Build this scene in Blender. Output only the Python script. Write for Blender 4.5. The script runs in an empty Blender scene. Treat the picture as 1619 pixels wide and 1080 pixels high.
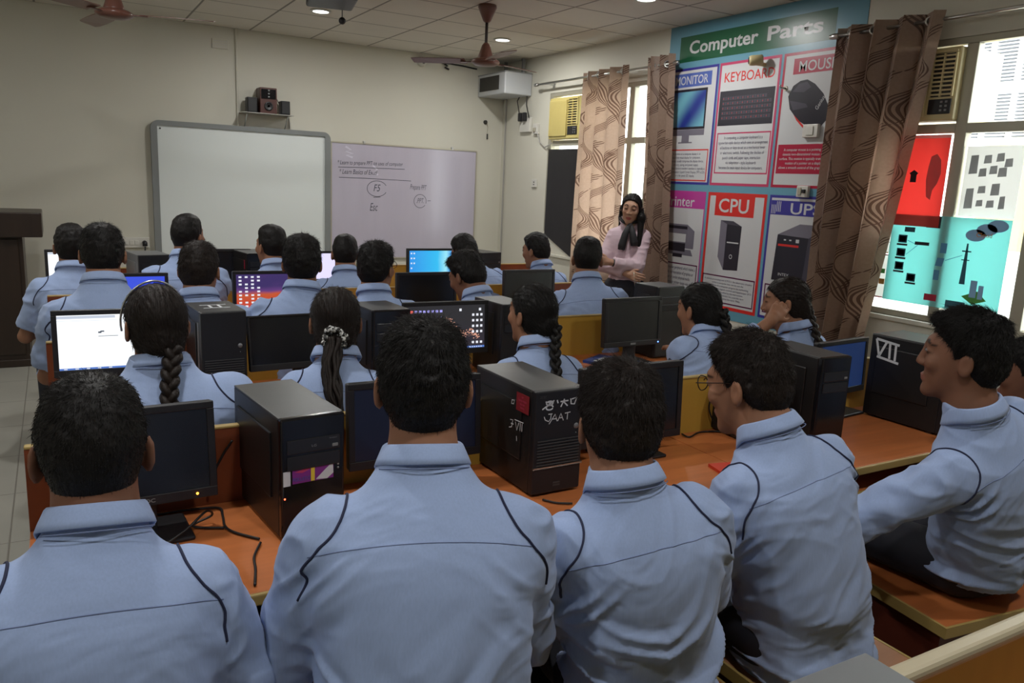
import bpy, bmesh, math, random
import numpy as np
from mathutils import Vector, Matrix

random.seed(7)
RNG = np.random.default_rng(7)
SC = bpy.context.scene
COL = SC.collection
PI = math.pi

# ------------------------------------------------------------------ camera
EYE = np.array([0.0, 0.0, 1.62])
YAW, PITCH, ROLL, FPX = math.radians(30.2), math.radians(-11.27), math.radians(2.69), 1249.0
_f = np.array([math.sin(YAW) * math.cos(PITCH), math.cos(YAW) * math.cos(PITCH), math.sin(PITCH)])
_r = np.array([math.cos(YAW), -math.sin(YAW), 0.0])
_u = np.cross(_r, _f)
_r2 = math.cos(ROLL) * _r + math.sin(ROLL) * _u
_u2 = -math.sin(ROLL) * _r + math.cos(ROLL) * _u
cam_data = bpy.data.cameras.new('camera')
cam_data.sensor_width = 36.0
cam_data.lens = FPX / 1619.0 * 36.0
cam_data.clip_start = 0.05
cam_data.clip_end = 200
cam = bpy.data.objects.new('camera', cam_data)
COL.objects.link(cam)
cam.matrix_world = Matrix(((_r2[0], _u2[0], -_f[0], EYE[0]), (_r2[1], _u2[1], -_f[1], EYE[1]),
                           (_r2[2], _u2[2], -_f[2], EYE[2]), (0, 0, 0, 1)))
SC.camera = cam

# ------------------------------------------------------------------ colour management, world, lights
SC.view_settings.view_transform = 'Standard'
SC.view_settings.look = 'None'
SC.view_settings.gamma = 1.0
SC.view_settings.use_curve_mapping = False
SC.view_settings.exposure = 0.0
SC.cycles.use_denoising = True
SC.cycles.max_bounces = 8
SC.cycles.transparent_max_bounces = 12
SC.cycles.sample_clamp_indirect = 6.0
SC.cycles.caustics_reflective = False
SC.cycles.caustics_refractive = False

SKY = 10.5          # overcast white daylight
world = bpy.data.worlds.new('world')
SC.world = world
world.use_nodes = True
wn = world.node_tree
wn.nodes['Background'].inputs[0].default_value = (0.93, 0.97, 1.0, 1)
wn.nodes['Background'].inputs[1].default_value = SKY


def area_light(name, loc, rot, sx, sy, power, color, shape='RECTANGLE', spread=PI):
    d = bpy.data.lights.new(name, 'AREA')
    d.shape = shape
    d.size = sx
    if shape in ('RECTANGLE', 'ELLIPSE'):
        d.size_y = sy
    d.energy = power
    d.color = color
    d.spread = spread
    o = bpy.data.objects.new(name, d)
    o.location = loc
    o.rotation_euler = rot
    COL.objects.link(o)
    return o


# the sky reaches the room only through its windows: portals guide the sampling to those openings
for (nm, loc, rot, sx, sy) in (('window_portal_far', (4.84, 6.57, 1.74), (0, PI / 2, 0), 1.68, 1.70), ('window_portal_near', (4.84, 2.635, 1.74), (0, PI / 2, 0), 1.68, 1.57)):
    area_light(nm, loc, rot, sx, sy, 1.0, (1, 1, 1)).data.cycles.is_portal = True


# ------------------------------------------------------------------ helpers
def ray(px, py):
    return (_r2 * (px - 809.5) - _u2 * (py - 540.0)) / FPX + _f


def P(px, py, x=None, y=None, z=None):
    """the point of the room seen at a photograph pixel, on the plane x=, y= or z="""
    r = ray(px, py)
    if x is not None:
        t = (x - EYE[0]) / r[0]
    elif y is not None:
        t = (y - EYE[1]) / r[1]
    else:
        t = (z - EYE[2]) / r[2]
    return EYE + r * t


def tag(o, label=None, cat=None, group=None, kind=None):
    if label:
        o['label'] = label
    if cat:
        o['category'] = cat
    if group:
        o['group'] = group
    if kind:
        o['kind'] = kind
    return o


def thing(name, label, cat, loc=(0, 0, 0), rz=0.0, group=None):
    o = bpy.data.objects.new(name, None)
    o.empty_display_size = 0.1
    COL.objects.link(o)
    o.location = loc
    o.rotation_euler = (0, 0, rz)
    return tag(o, label, cat, group)


def link(name, me, mat, parent=None, smooth=False):
    o = bpy.data.objects.new(name, me)
    COL.objects.link(o)
    if mat is not None:
        me.materials.append(mat)
    if parent is not None:
        o.parent = parent
    if smooth:
        me.polygons.foreach_set('use_smooth', np.ones(len(me.polygons), dtype=bool))
    return o


def from_np(name, V, F):
    me = bpy.data.meshes.new(name)
    V = np.asarray(V, dtype=np.float32)
    F = np.asarray(F, dtype=np.int32)
    n = F.shape[1]
    me.vertices.add(len(V))
    me.vertices.foreach_set('co', V.ravel())
    me.loops.add(F.size)
    me.loops.foreach_set('vertex_index', F.ravel())
    me.polygons.add(len(F))
    me.polygons.foreach_set('loop_start', np.arange(0, F.size, n, dtype=np.int32))
    me.polygons.foreach_set('loop_total', np.full(len(F), n, dtype=np.int32))
    me.update(calc_edges=True)
    return me


class MB:
    """collects shapes into one mesh"""

    def __init__(self):
        self.bm = bmesh.new()

    def box(self, lo, hi, bevel=0.0, seg=2, mat=None):
        lo, hi = Vector(lo), Vector(hi)
        r = bmesh.ops.create_cube(self.bm, size=1.0)
        vs = r['verts']
        c, s = (lo + hi) / 2, hi - lo
        for v in vs:
            v.co = Vector((v.co.x * s.x + c.x, v.co.y * s.y + c.y, v.co.z * s.z + c.z))
            if mat is not None:
                v.co = mat @ v.co
        if bevel > 0:
            es = list({e for v in vs for e in v.link_edges})
            bmesh.ops.bevel(self.bm, geom=es, offset=bevel, segments=seg, affect='EDGES', profile=0.5)
        return self

    def tube(self, pts, r, n=8, cap=True):
        pts = [Vector(p) for p in pts]
        rs = r if isinstance(r, (list, tuple)) else [r] * len(pts)
        rings = []
        up = None
        for i, p in enumerate(pts):
            d = (pts[min(i + 1, len(pts) - 1)] - pts[max(i - 1, 0)])
            d = d.normalized() if d.length > 1e-9 else Vector((0, 0, 1))
            if up is None:
                up = Vector((0, 0, 1)) if abs(d.z) < 0.9 else Vector((1, 0, 0))
            a = d.cross(up)
            if a.length < 1e-6:
                a = d.orthogonal()
            a.normalize()
            b = d.cross(a).normalized()
            up = -b if (-b).dot(up) > 0 else b
            rings.append([self.bm.verts.new(p + (a * math.cos(2 * PI * k / n) + b * math.sin(2 * PI * k / n)) * rs[i]) for k in range(n)])
        for i in range(len(rings) - 1):
            for k in range(n):
                self.bm.faces.new((rings[i][k], rings[i][(k + 1) % n], rings[i + 1][(k + 1) % n], rings[i + 1][k]))
        if cap:
            self.bm.faces.new(rings[0][::-1])
            self.bm.faces.new(rings[-1])
        return self

    def lathe(self, prof, n=24, center=(0, 0, 0), cap=True):
        c = Vector(center)
        rings = []
        for (r, z) in prof:
            rings.append([self.bm.verts.new(c + Vector((r * math.cos(2 * PI * k / n), r * math.sin(2 * PI * k / n), z))) for k in range(n)])
        for i in range(len(rings) - 1):
            for k in range(n):
                self.bm.faces.new((rings[i][k], rings[i][(k + 1) % n], rings[i + 1][(k + 1) % n], rings[i + 1][k]))
        if cap:
            self.bm.faces.new(rings[0][::-1])
            self.bm.faces.new(rings[-1])
        return self

    def sphere(self, c, r, n=16, scale=(1, 1, 1)):
        m = Matrix.Translation(Vector(c)) @ Matrix.Diagonal((scale[0], scale[1], scale[2], 1))
        bmesh.ops.create_uvsphere(self.bm, u_segments=n, v_segments=max(6, n // 2), radius=r, matrix=m)
        return self

    def poly(self, pts, depth=None):
        """a flat polygon, or a prism when depth (a vector) is given"""
        a = [self.bm.verts.new(Vector(p)) for p in pts]
        self.bm.faces.new(a)
        if depth is not None:
            d = Vector(depth)
            b = [self.bm.verts.new(Vector(p) + d) for p in pts]
            self.bm.faces.new(b[::-1])
            for i in range(len(a)):
                j = (i + 1) % len(a)
                self.bm.faces.new((a[j], a[i], b[i], b[j]))
        return self

    def build(self, name, mat, parent=None, smooth=False, xf=None, auto=False):
        bmesh.ops.recalc_face_normals(self.bm, faces=self.bm.faces[:])
        me = bpy.data.meshes.new(name)
        if xf is not None:
            self.bm.transform(xf)
        self.bm.to_mesh(me)
        self.bm.free()
        o = link(name, me, mat, parent, smooth or auto)
        if auto:
            try:
                me.set_sharp_from_angle(angle=math.radians(40))
            except Exception:
                pass
        return o


# ------------------------------------------------------------------ materials
def new_mat(name):
    m = bpy.data.materials.new(name)
    m.use_nodes = True
    nt = m.node_tree
    return m, nt, nt.nodes['Principled BSDF']


def mat(name, color, rough=0.5, metal=0.0, spec=0.5, var=0.0, vscale=8.0, bump=0.0, bscale=60.0, stretch=(1, 1, 1), emit=None, estr=0.0, coat=0.0, coord='Object'):
    m, nt, b = new_mat(name)
    b.inputs['Base Color'].default_value = (*color, 1)
    b.inputs['Roughness'].default_value = rough
    b.inputs['Metallic'].default_value = metal
    b.inputs['Specular IOR Level'].default_value = spec
    if coat:
        b.inputs['Coat Weight'].default_value = coat
    if emit is not None:
        b.inputs['Emission Color'].default_value = (*emit, 1)
        b.inputs['Emission Strength'].default_value = estr
    if var > 0 or bump > 0:
        tc = nt.nodes.new('ShaderNodeTexCoord')
        mp = nt.nodes.new('ShaderNodeMapping')
        mp.inputs['Scale'].default_value = stretch
        nt.links.new(tc.outputs[coord], mp.inputs['Vector'])
        if var > 0:
            nz = nt.nodes.new('ShaderNodeTexNoise')
            nz.inputs['Scale'].default_value = vscale
            nz.inputs['Detail'].default_value = 5
            nt.links.new(mp.outputs[0], nz.inputs['Vector'])
            mx = nt.nodes.new('ShaderNodeMix')
            mx.data_type = 'RGBA'
            mx.inputs[6].default_value = (*[c * (1 - var) for c in color], 1)
            mx.inputs[7].default_value = (*[min(1, c * (1 + var)) for c in color], 1)
            nt.links.new(nz.outputs['Fac'], mx.inputs[0])
            nt.links.new(mx.outputs[2], b.inputs['Base Color'])
        if bump > 0:
            n2 = nt.nodes.new('ShaderNodeTexNoise')
            n2.inputs['Scale'].default_value = bscale
            n2.inputs['Detail'].default_value = 3
            nt.links.new(mp.outputs[0], n2.inputs['Vector'])
            bp = nt.nodes.new('ShaderNodeBump')
            bp.inputs['Strength'].default_value = bump
            bp.inputs['Distance'].default_value = 0.004
            nt.links.new(n2.outputs['Fac'], bp.inputs['Height'])
            nt.links.new(bp.outputs[0], b.inputs['Normal'])
    return m


M = {}
M['wall'] = mat('cream_wall_paint', (0.62, 0.605, 0.52), 0.6, var=0.05, vscale=1.3, bump=0.08, bscale=90)
M['wall_side'] = mat('side_wall_paint', (0.62, 0.605, 0.52), 0.6, var=0.05, vscale=1.5, bump=0.08, bscale=90)
M['dark_wood'] = mat('dark_polished_wood', (0.030, 0.018, 0.012), 0.35, var=0.4, vscale=3, stretch=(6, 6, 0.5))
M['black_plastic'] = mat('black_plastic', (0.012, 0.012, 0.014), 0.42, bump=0.05, bscale=400)
M['black_gloss'] = mat('glossy_black_plastic', (0.008, 0.008, 0.010), 0.14)
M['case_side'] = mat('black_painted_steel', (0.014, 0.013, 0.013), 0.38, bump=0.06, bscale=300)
M['case_top'] = mat('lightened_steel_top', (0.055, 0.055, 0.055), 0.36, var=0.15, vscale=20, bump=0.06, bscale=300)  # tower tops coloured lighter for the light they reflect; also grey trim
M['case_grey'] = mat('silver_grey_steel', (0.20, 0.21, 0.22), 0.4, 0.3, var=0.08)
M['bay'] = mat('drive_bay_plastic', (0.020, 0.020, 0.022), 0.25)
M['grey_plastic'] = mat('grey_plastic', (0.22, 0.225, 0.225), 0.45)
M['board_frame'] = mat('board_frame_grey', (0.22, 0.235, 0.235), 0.45)
M['steel'] = mat('brushed_steel', (0.55, 0.55, 0.53), 0.28, 1.0)
M['white_plastic'] = mat('white_plastic', (0.62, 0.61, 0.56), 0.4)
M['cable'] = mat('black_cable', (0.010, 0.010, 0.011), 0.5)
M['white_cable'] = mat('grey_cable', (0.35, 0.34, 0.32), 0.5)
M['board_white'] = mat('whiteboard_surface', (0.74, 0.79, 0.78), 0.38, var=0.03, vscale=2)
M['board_lilac'] = mat('lilac_marker_board', (0.50, 0.47, 0.56), 0.22, var=0.06, vscale=3, stretch=(3, 1, 0.4), spec=0.5)
M['ink'] = mat('black_marker_ink', (0.10, 0.10, 0.13), 0.6)
M['smudge'] = mat('erased_marker_smudge', (0.60, 0.58, 0.68), 0.6)
M['alu'] = mat('anodised_aluminium', (0.50, 0.47, 0.38), 0.4, 0.5)
M['paper'] = mat('white_paper', (0.75, 0.76, 0.78), 0.7)
M['chalk'] = mat('white_chalk', (0.62, 0.64, 0.66), 0.9)
M['desk'] = mat('orange_wood_laminate', (0.50, 0.155, 0.047), 0.34, var=0.28, vscale=5, stretch=(0.5, 6, 6), bump=0.03, bscale=40)
M['panel_brown'] = mat('red_brown_laminate', (0.20, 0.048, 0.014), 0.42, var=0.2, vscale=4, stretch=(6, 6, 0.5))
M['panel_yellow'] = mat('mustard_laminate', (0.52, 0.315, 0.050), 0.42, var=0.10, vscale=4, stretch=(6, 6, 0.5))
M['edge'] = mat('yellow_edge_band', (0.42, 0.30, 0.10), 0.4)
M['edge_beige'] = mat('beige_edge_band', (0.46, 0.40, 0.27), 0.35)
M['bench_side'] = mat('dark_red_laminate', (0.10, 0.020, 0.010), 0.45)
M['bench_tan'] = mat('tan_wood_laminate', (0.36, 0.17, 0.085), 0.4, var=0.2, vscale=5, stretch=(0.5, 6, 6))
M['fan_brown'] = mat('brown_enamel', (0.15, 0.062, 0.045), 0.3)
M['fan_rod'] = mat('dark_brown_enamel', (0.03, 0.017, 0.015), 0.35)
M['ac_yellow'] = mat('yellowed_plastic', (0.60, 0.50, 0.18), 0.45, var=0.05)
M['ac_cream'] = mat('cream_plastic', (0.62, 0.52, 0.28), 0.45)
M['ac_dark'] = mat('dark_grille_gap', (0.03, 0.028, 0.024), 0.6)
M['black_sheet'] = mat('black_film_sheet', (0.012, 0.012, 0.013), 0.5, var=0.5, vscale=3, bump=0.4, bscale=6)
M['win_frame'] = mat('window_frame_aluminium', (0.42, 0.40, 0.32), 0.4, 0.35)
M['skin'] = None
M['box_white'] = mat('pale_grey_metal_box', (0.50, 0.52, 0.54), 0.4)
M['teal_screen'] = mat('dark_blue_lit_screen', (0.02, 0.03, 0.06), 0.25, emit=(0.012, 0.035, 0.13), estr=0.55)
M['red'] = mat('red_cover', (0.62, 0.05, 0.02), 0.45)
M['wood_speaker'] = mat('reddish_speaker_veneer', (0.075, 0.022, 0.016), 0.4, var=0.2, vscale=5, stretch=(8, 8, 0.6))
M['outer_wall'] = mat('sunlit_outer_wall', (0.80, 0.79, 0.76), 0.8)
M['outer_yellow'] = mat('yellow_outer_wall', (0.34, 0.27, 0.12), 0.8)
M['outer_grey'] = mat('grey_louvre_blade', (0.055, 0.058, 0.065), 0.7)
M['ground_out'] = mat('pale_concrete_yard', (0.62, 0.61, 0.58), 0.9)


def emis(name, color, strength):
    m, nt, b = new_mat(name)
    b.inputs['Base Color'].default_value = (0.02, 0.02, 0.02, 1)
    b.inputs['Emission Color'].default_value = (*color, 1)
    b.inputs['Emission Strength'].default_value = strength
    b.inputs['Roughness'].default_value = 0.3
    return m


def glass_mat():
    m, nt, b = new_mat('window_glass')
    nt.nodes.remove(b)
    out = nt.nodes['Material Output']
    tr = nt.nodes.new('ShaderNodeBsdfTransparent')
    tr.inputs[0].default_value = (0.94, 0.96, 0.96, 1)
    gl = nt.nodes.new('ShaderNodeBsdfGlossy')
    gl.inputs['Roughness'].default_value = 0.02
    lw = nt.nodes.new('ShaderNodeLayerWeight')
    pw = nt.nodes.new('ShaderNodeMath')
    pw.operation = 'POWER'
    pw.inputs[1].default_value = 5.0
    nt.links.new(lw.outputs['Facing'], pw.inputs[0])
    fr = nt.nodes.new('ShaderNodeMath')
    fr.operation = 'MULTIPLY_ADD'
    fr.inputs[1].default_value = 0.92
    fr.inputs[2].default_value = 0.04
    nt.links.new(pw.outputs[0], fr.inputs[0])
    mx = nt.nodes.new('ShaderNodeMixShader')
    nt.links.new(fr.outputs[0], mx.inputs[0])
    nt.links.new(tr.outputs[0], mx.inputs[1])
    nt.links.new(gl.outputs[0], mx.inputs[2])
    nt.links.new(mx.outputs[0], out.inputs[0])
    return m


M['glass'] = glass_mat()


def translucent(name, color, tcolor=None, amount=0.5):
    m, nt, b = new_mat(name)
    nt.nodes.remove(b)
    out = nt.nodes['Material Output']
    d = nt.nodes.new('ShaderNodeBsdfDiffuse')
    t = nt.nodes.new('ShaderNodeBsdfTranslucent')
    d.inputs[0].default_value = (*color, 1)
    t.inputs[0].default_value = (*(tcolor or color), 1)
    mx = nt.nodes.new('ShaderNodeMixShader')
    mx.inputs[0].default_value = amount
    nt.links.new(d.outputs[0], mx.inputs[1])
    nt.links.new(t.outputs[0], mx.inputs[2])
    nt.links.new(mx.outputs[0], out.inputs[0])
    return m


def curtain_mat():
    m, nt, b = new_mat('brown_swirl_curtain_fabric')
    nt.nodes.remove(b)
    out = nt.nodes['Material Output']
    L = nt.links.new

    def N(t, **kw):
        n = nt.nodes.new(t)
        for k, v in kw.items():
            setattr(n, k, v)
        return n

    def mth(op, a, b_=None, c=None):
        n = N('ShaderNodeMath', operation=op)
        for i, v in enumerate((a, b_, c)):
            if v is None:
                continue
            if isinstance(v, (int, float)):
                n.inputs[i].default_value = v
            else:
                L(v, n.inputs[i])
        return n.outputs[0]
    uv = N('ShaderNodeUVMap')
    sp = N('ShaderNodeSeparateXYZ')
    L(uv.outputs[0], sp.inputs[0])
    U, V = sp.outputs[0], sp.outputs[1]
    TU, TV = 0.50, 0.60
    # S-shaped ribbons of parallel strokes, staggered column by column
    cu = mth('FLOOR', mth('DIVIDE', U, TU))
    fu = mth('SUBTRACT', mth('FRACT', mth('DIVIDE', U, TU)), 0.5)
    vv = mth('ADD', mth('DIVIDE', V, TV), mth('MULTIPLY', cu, 0.37))
    ph = mth('MULTIPLY', vv, 2 * PI)
    s1 = mth('MULTIPLY', mth('SINE', ph), 0.30)
    s2 = mth('MULTIPLY', mth('SINE', mth('MULTIPLY', ph, 2.0)), 0.10)
    dd = mth('SUBTRACT', fu, mth('ADD', s1, s2))
    wid = mth('ADD', 0.06, mth('MULTIPLY', mth('ABSOLUTE', mth('COSINE', mth('ADD', mth('MULTIPLY', ph, 0.5), 0.6))), 0.15))
    q = mth('DIVIDE', dd, wid)
    inside = mth('LESS_THAN', mth('ABSOLUTE', q), 1.0)
    stro = mth('GREATER_THAN', mth('SINE', mth('MULTIPLY', q, 15.0)), -0.1)
    swirl = mth('MULTIPLY', inside, stro)
    # sheaves of slanting strokes between them
    sl = mth('ADD', mth('SUBTRACT', V, mth('MULTIPLY', U, 0.45)), mth('MULTIPLY', mth('SINE', mth('MULTIPLY', U, 9.0)), 0.03))
    fs = mth('FRACT', mth('DIVIDE', sl, 0.31))
    band = mth('LESS_THAN', mth('ABSOLUTE', mth('SUBTRACT', fs, 0.5)), mth('MULTIPLY', mth('ABSOLUTE', mth('SINE', mth('MULTIPLY', U, 7.5))), 0.16))
    st2 = mth('GREATER_THAN', mth('SINE', mth('MULTIPLY', sl, 330.0)), 0.1)
    sheaf = mth('MULTIPLY', band, st2)
    pat = mth('MAXIMUM', swirl, sheaf)
    nz = N('ShaderNodeTexNoise')
    nz.inputs['Scale'].default_value = 55
    L(uv.outputs[0], nz.inputs['Vector'])
    base = N('ShaderNodeMix', data_type='RGBA')
    base.inputs[6].default_value = (0.33, 0.225, 0.165, 1)
    base.inputs[7].default_value = (0.43, 0.305, 0.23, 1)
    L(nz.outputs['Fac'], base.inputs[0])
    col = N('ShaderNodeMix', data_type='RGBA')
    col.inputs[7].default_value = (0.085, 0.037, 0.022, 1)
    L(mth('MULTIPLY', pat, 0.85), col.inputs[0])
    L(base.outputs[2], col.inputs[6])
    d = N('ShaderNodeBsdfPrincipled')
    d.inputs['Roughness'].default_value = 0.42
    d.inputs['Sheen Weight'].default_value = 0.2
    L(col.outputs[2], d.inputs['Base Color'])
    t = N('ShaderNodeBsdfTranslucent')
    L(col.outputs[2], t.inputs[0])
    mx = N('ShaderNodeMixShader')
    mx.inputs[0].default_value = 0.48
    L(d.outputs[0], mx.inputs[1])
    L(t.outputs[0], mx.inputs[2])
    L(mx.outputs[0], out.inputs[0])
    return m


M['curtain'] = curtain_mat()


def grid_mat(name, c1, c2, cell, off, line, rough, mottled=0.05, ls=None):
    """square tiles with joint lines, in world metres"""
    m, nt, b = new_mat(name)
    L = nt.links.new
    tc = nt.nodes.new('ShaderNodeTexCoord')
    sp = nt.nodes.new('ShaderNodeSeparateXYZ')
    L(tc.outputs['Object'], sp.inputs[0])

    def mth(op, a, b_=None):
        n = nt.nodes.new('ShaderNodeMath')
        n.operation = op
        for i, v in enumerate((a, b_)):
            if v is None:
                continue
            if isinstance(v, (int, float)):
                n.inputs[i].default_value = v
            else:
                L(v, n.inputs[i])
        return n.outputs[0]
    ds = []
    for i in range(2):
        x = mth('DIVIDE', mth('SUBTRACT', sp.outputs[i], off[i]), cell)
        ds.append(mth('ABSOLUTE', mth('SUBTRACT', mth('FRACT', mth('ADD', x, 0.5)), 0.5)))
    dmin = mth('MULTIPLY', mth('MINIMUM', ds[0], ds[1]), cell)
    isl = mth('LESS_THAN', dmin, line)
    nz = nt.nodes.new('ShaderNodeTexNoise')
    nz.inputs['Scale'].default_value = 2.2
    nz.inputs['Detail'].default_value = 6
    L(tc.outputs['Object'], nz.inputs['Vector'])
    a = nt.nodes.new('ShaderNodeMix')
    a.data_type = 'RGBA'
    a.inputs[6].default_value = (*[c * (1 - mottled) for c in c1], 1)
    a.inputs[7].default_value = (*[c * (1 + mottled) for c in c1], 1)
    L(nz.outputs['Fac'], a.inputs[0])
    mx = nt.nodes.new('ShaderNodeMix')
    mx.data_type = 'RGBA'
    mx.inputs[7].default_value = (*c2, 1)
    L(isl, mx.inputs[0])
    L(a.outputs[2], mx.inputs[6])
    L(mx.outputs[2], b.inputs['Base Color'])
    b.inputs['Roughness'].default_value = rough
    bp = nt.nodes.new('ShaderNodeBump')
    bp.inputs['Distance'].default_value = 0.004
    bp.inputs['Strength'].default_value = 0.6
    L(mth('MINIMUM', mth('DIVIDE', dmin, line * 2), 1.0), bp.inputs['Height'])
    L(bp.outputs[0], b.inputs['Normal'])
    return m


M['ceiling'] = grid_mat('mineral_ceiling_tiles', (0.66, 0.62, 0.55), (0.25, 0.23, 0.20), 0.605, (1.765, 8.45), 0.009, 0.8, 0.08)
M['floor'] = grid_mat('floor_tiles', (0.34, 0.335, 0.295), (0.20, 0.19, 0.165), 0.60, (-0.25, 0.2), 0.003, 0.35, 0.18)


def shirt_mat(name, color):
    m, nt, b = new_mat(name)
    L = nt.links.new
    tc = nt.nodes.new('ShaderNodeTexCoord')
    mp = nt.nodes.new('ShaderNodeMapping')
    mp.inputs['Scale'].default_value = (1, 1, 0.06)
    L(tc.outputs['Object'], mp.inputs['Vector'])
    nz = nt.nodes.new('ShaderNodeTexNoise')
    nz.inputs['Scale'].default_value = 260
    nz.inputs['Detail'].default_value = 2
    L(mp.outputs[0], nz.inputs['Vector'])
    mx = nt.nodes.new('ShaderNodeMix')
    mx.data_type = 'RGBA'
    mx.inputs[6].default_value = (*[c * 0.90 for c in color], 1)
    mx.inputs[7].default_value = (*[c * 1.08 for c in color], 1)
    L(nz.outputs['Fac'], mx.inputs[0])
    L(mx.outputs[2], b.inputs['Base Color'])
    b.inputs['Roughness'].default_value = 0.85
    b.inputs['Specular IOR Level'].default_value = 0.2
    b.inputs['Sheen Weight'].default_value = 0.15
    return m


SHIRT_C = (0.32, 0.415, 0.645)
M['shirt'] = shirt_mat('pale_blue_school_shirt', SHIRT_C)
M['shirt_pink'] = shirt_mat('pale_pink_shirt', (0.60, 0.46, 0.51))
M['piping'] = mat('navy_piping', (0.012, 0.016, 0.05), 0.8)
M['seam'] = mat('shirt_seam_stitch', (0.17, 0.22, 0.38), 0.85)
M['trousers'] = mat('navy_trousers', (0.012, 0.013, 0.022), 0.8, var=0.2, vscale=12)
M['shoe'] = mat('black_leather_shoe', (0.012, 0.012, 0.012), 0.35)
M['scarf'] = mat('black_knotted_scarf', (0.012, 0.012, 0.014), 0.75, bump=0.3, bscale=40)


def skin_mat(name, color, lip=(0.25, 0.10, 0.075)):
    m, nt, b = new_mat(name)
    L = nt.links.new
    tc = nt.nodes.new('ShaderNodeTexCoord')
    nz = nt.nodes.new('ShaderNodeTexNoise')
    nz.inputs['Scale'].default_value = 14
    nz.inputs['Detail'].default_value = 4
    L(tc.outputs['Object'], nz.inputs['Vector'])
    mx = nt.nodes.new('ShaderNodeMix')
    mx.data_type = 'RGBA'
    mx.inputs[6].default_value = (*[c * 0.88 for c in color], 1)
    mx.inputs[7].default_value = (*[c * 1.10 for c in color], 1)
    L(nz.outputs['Fac'], mx.inputs[0])
    cur = mx.outputs[2]
    for an, cc in (('lip', lip), ('brow', (0.02, 0.013, 0.010))):
        at = nt.nodes.new('ShaderNodeAttribute')
        at.attribute_name = an
        m2 = nt.nodes.new('ShaderNodeMix')
        m2.data_type = 'RGBA'
        m2.inputs[7].default_value = (*cc, 1)
        L(at.outputs['Fac'], m2.inputs[0])
        L(cur, m2.inputs[6])
        cur = m2.outputs[2]
    L(cur, b.inputs['Base Color'])
    b.inputs['Roughness'].default_value = 0.62
    b.inputs['Specular IOR Level'].default_value = 0.3
    b.inputs['Subsurface Weight'].default_value = 0.12
    b.inputs['Subsurface Radius'].default_value = (0.012, 0.005, 0.003)
    b.inputs['Subsurface Scale'].default_value = 1.0
    return m


M['skin'] = skin_mat('brown_skin', (0.30, 0.145, 0.085))
M['skin_dark'] = skin_mat('dark_brown_skin', (0.20, 0.092, 0.055))
M['skin_light'] = skin_mat('light_brown_skin', (0.46, 0.27, 0.18), lip=(0.36, 0.10, 0.09))


def hair_mat(name, color):
    m, nt, b = new_mat(name)
    L = nt.links.new
    tc = nt.nodes.new('ShaderNodeTexCoord')
    mp = nt.nodes.new('ShaderNodeMapping')
    mp.inputs['Scale'].default_value = (1, 1, 0.25)
    L(tc.outputs['Object'], mp.inputs['Vector'])
    nz = nt.nodes.new('ShaderNodeTexNoise')
    nz.inputs['Scale'].default_value = 160
    nz.inputs['Detail'].default_value = 4
    L(mp.outputs[0], nz.inputs['Vector'])
    mx = nt.nodes.new('ShaderNodeMix')
    mx.data_type = 'RGBA'
    mx.inputs[6].default_value = (*[c * 0.55 for c in color], 1)
    mx.inputs[7].default_value = (*[c * 1.6 for c in color], 1)
    L(nz.outputs['Fac'], mx.inputs[0])
    L(mx.outputs[2], b.inputs['Base Color'])
    b.inputs['Roughness'].default_value = 0.52
    b.inputs['Specular IOR Level'].default_value = 0.22
    bp = nt.nodes.new('ShaderNodeBump')
    bp.inputs['Strength'].default_value = 0.7
    bp.inputs['Distance'].default_value = 0.003
    L(nz.outputs['Fac'], bp.inputs['Height'])
    L(bp.outputs[0], b.inputs['Normal'])
    return m


M['hair'] = hair_mat('black_hair', (0.0075, 0.0065, 0.006))
M['hair_brown'] = hair_mat('dark_brown_hair', (0.014, 0.0095, 0.0075))
M['eye_white'] = mat('eye_white', (0.16, 0.14, 0.13), 0.5)


# ------------------------------------------------------------------ text and strokes
def text_mesh(body, size, align='CENTER', bold=0.0, shear=0.0, sx=1.0, extrude=0.0, space=1.0):
    cu = bpy.data.curves.new('lettering', 'FONT')
    cu.body = body
    cu.size = size
    cu.align_x = align
    cu.align_y = 'CENTER'
    cu.offset = bold
    cu.shear = shear
    cu.extrude = extrude
    cu.space_line = space
    cu.resolution_u = 3
    o = bpy.data.objects.new('lettering_source', cu)
    COL.objects.link(o)
    bpy.context.view_layer.update()
    dg = bpy.context.evaluated_depsgraph_get()
    me = bpy.data.meshes.new_from_object(o.evaluated_get(dg))
    bpy.data.objects.remove(o)
    bpy.data.curves.remove(cu)
    if sx != 1.0:
        me.transform(Matrix.Diagonal((sx, 1, 1, 1)))
    return me


def fit_text(body, width, height, **kw):
    """lettering scaled to a given width and height, centred on the origin of the xy plane"""
    me = text_mesh(body, 1.0, **kw)
    co = np.empty(len(me.vertices) * 3, dtype=np.float32)
    me.vertices.foreach_get('co', co)
    co = co.reshape(-1, 3)
    lo, hi = co.min(0), co.max(0)
    s = np.array([width / max(hi[0] - lo[0], 1e-6), height / max(hi[1] - lo[1], 1e-6), 1.0])
    co = (co - np.array([(lo[0] + hi[0]) / 2, (lo[1] + hi[1]) / 2, 0])) * s
    me.vertices.foreach_set('co', co.astype(np.float32).ravel())
    me.update()
    return me


def plane_xf(origin, xdir, ydir):
    x, y = Vector(xdir).normalized(), Vector(ydir).normalized()
    z = x.cross(y)
    m = Matrix((x, y, z)).transposed().to_4x4()
    m.translation = Vector(origin)
    return m


def put_text(name, me, mtl, xf, parent):
    me.transform(xf)
    return link(name, me, mtl, parent)


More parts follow.
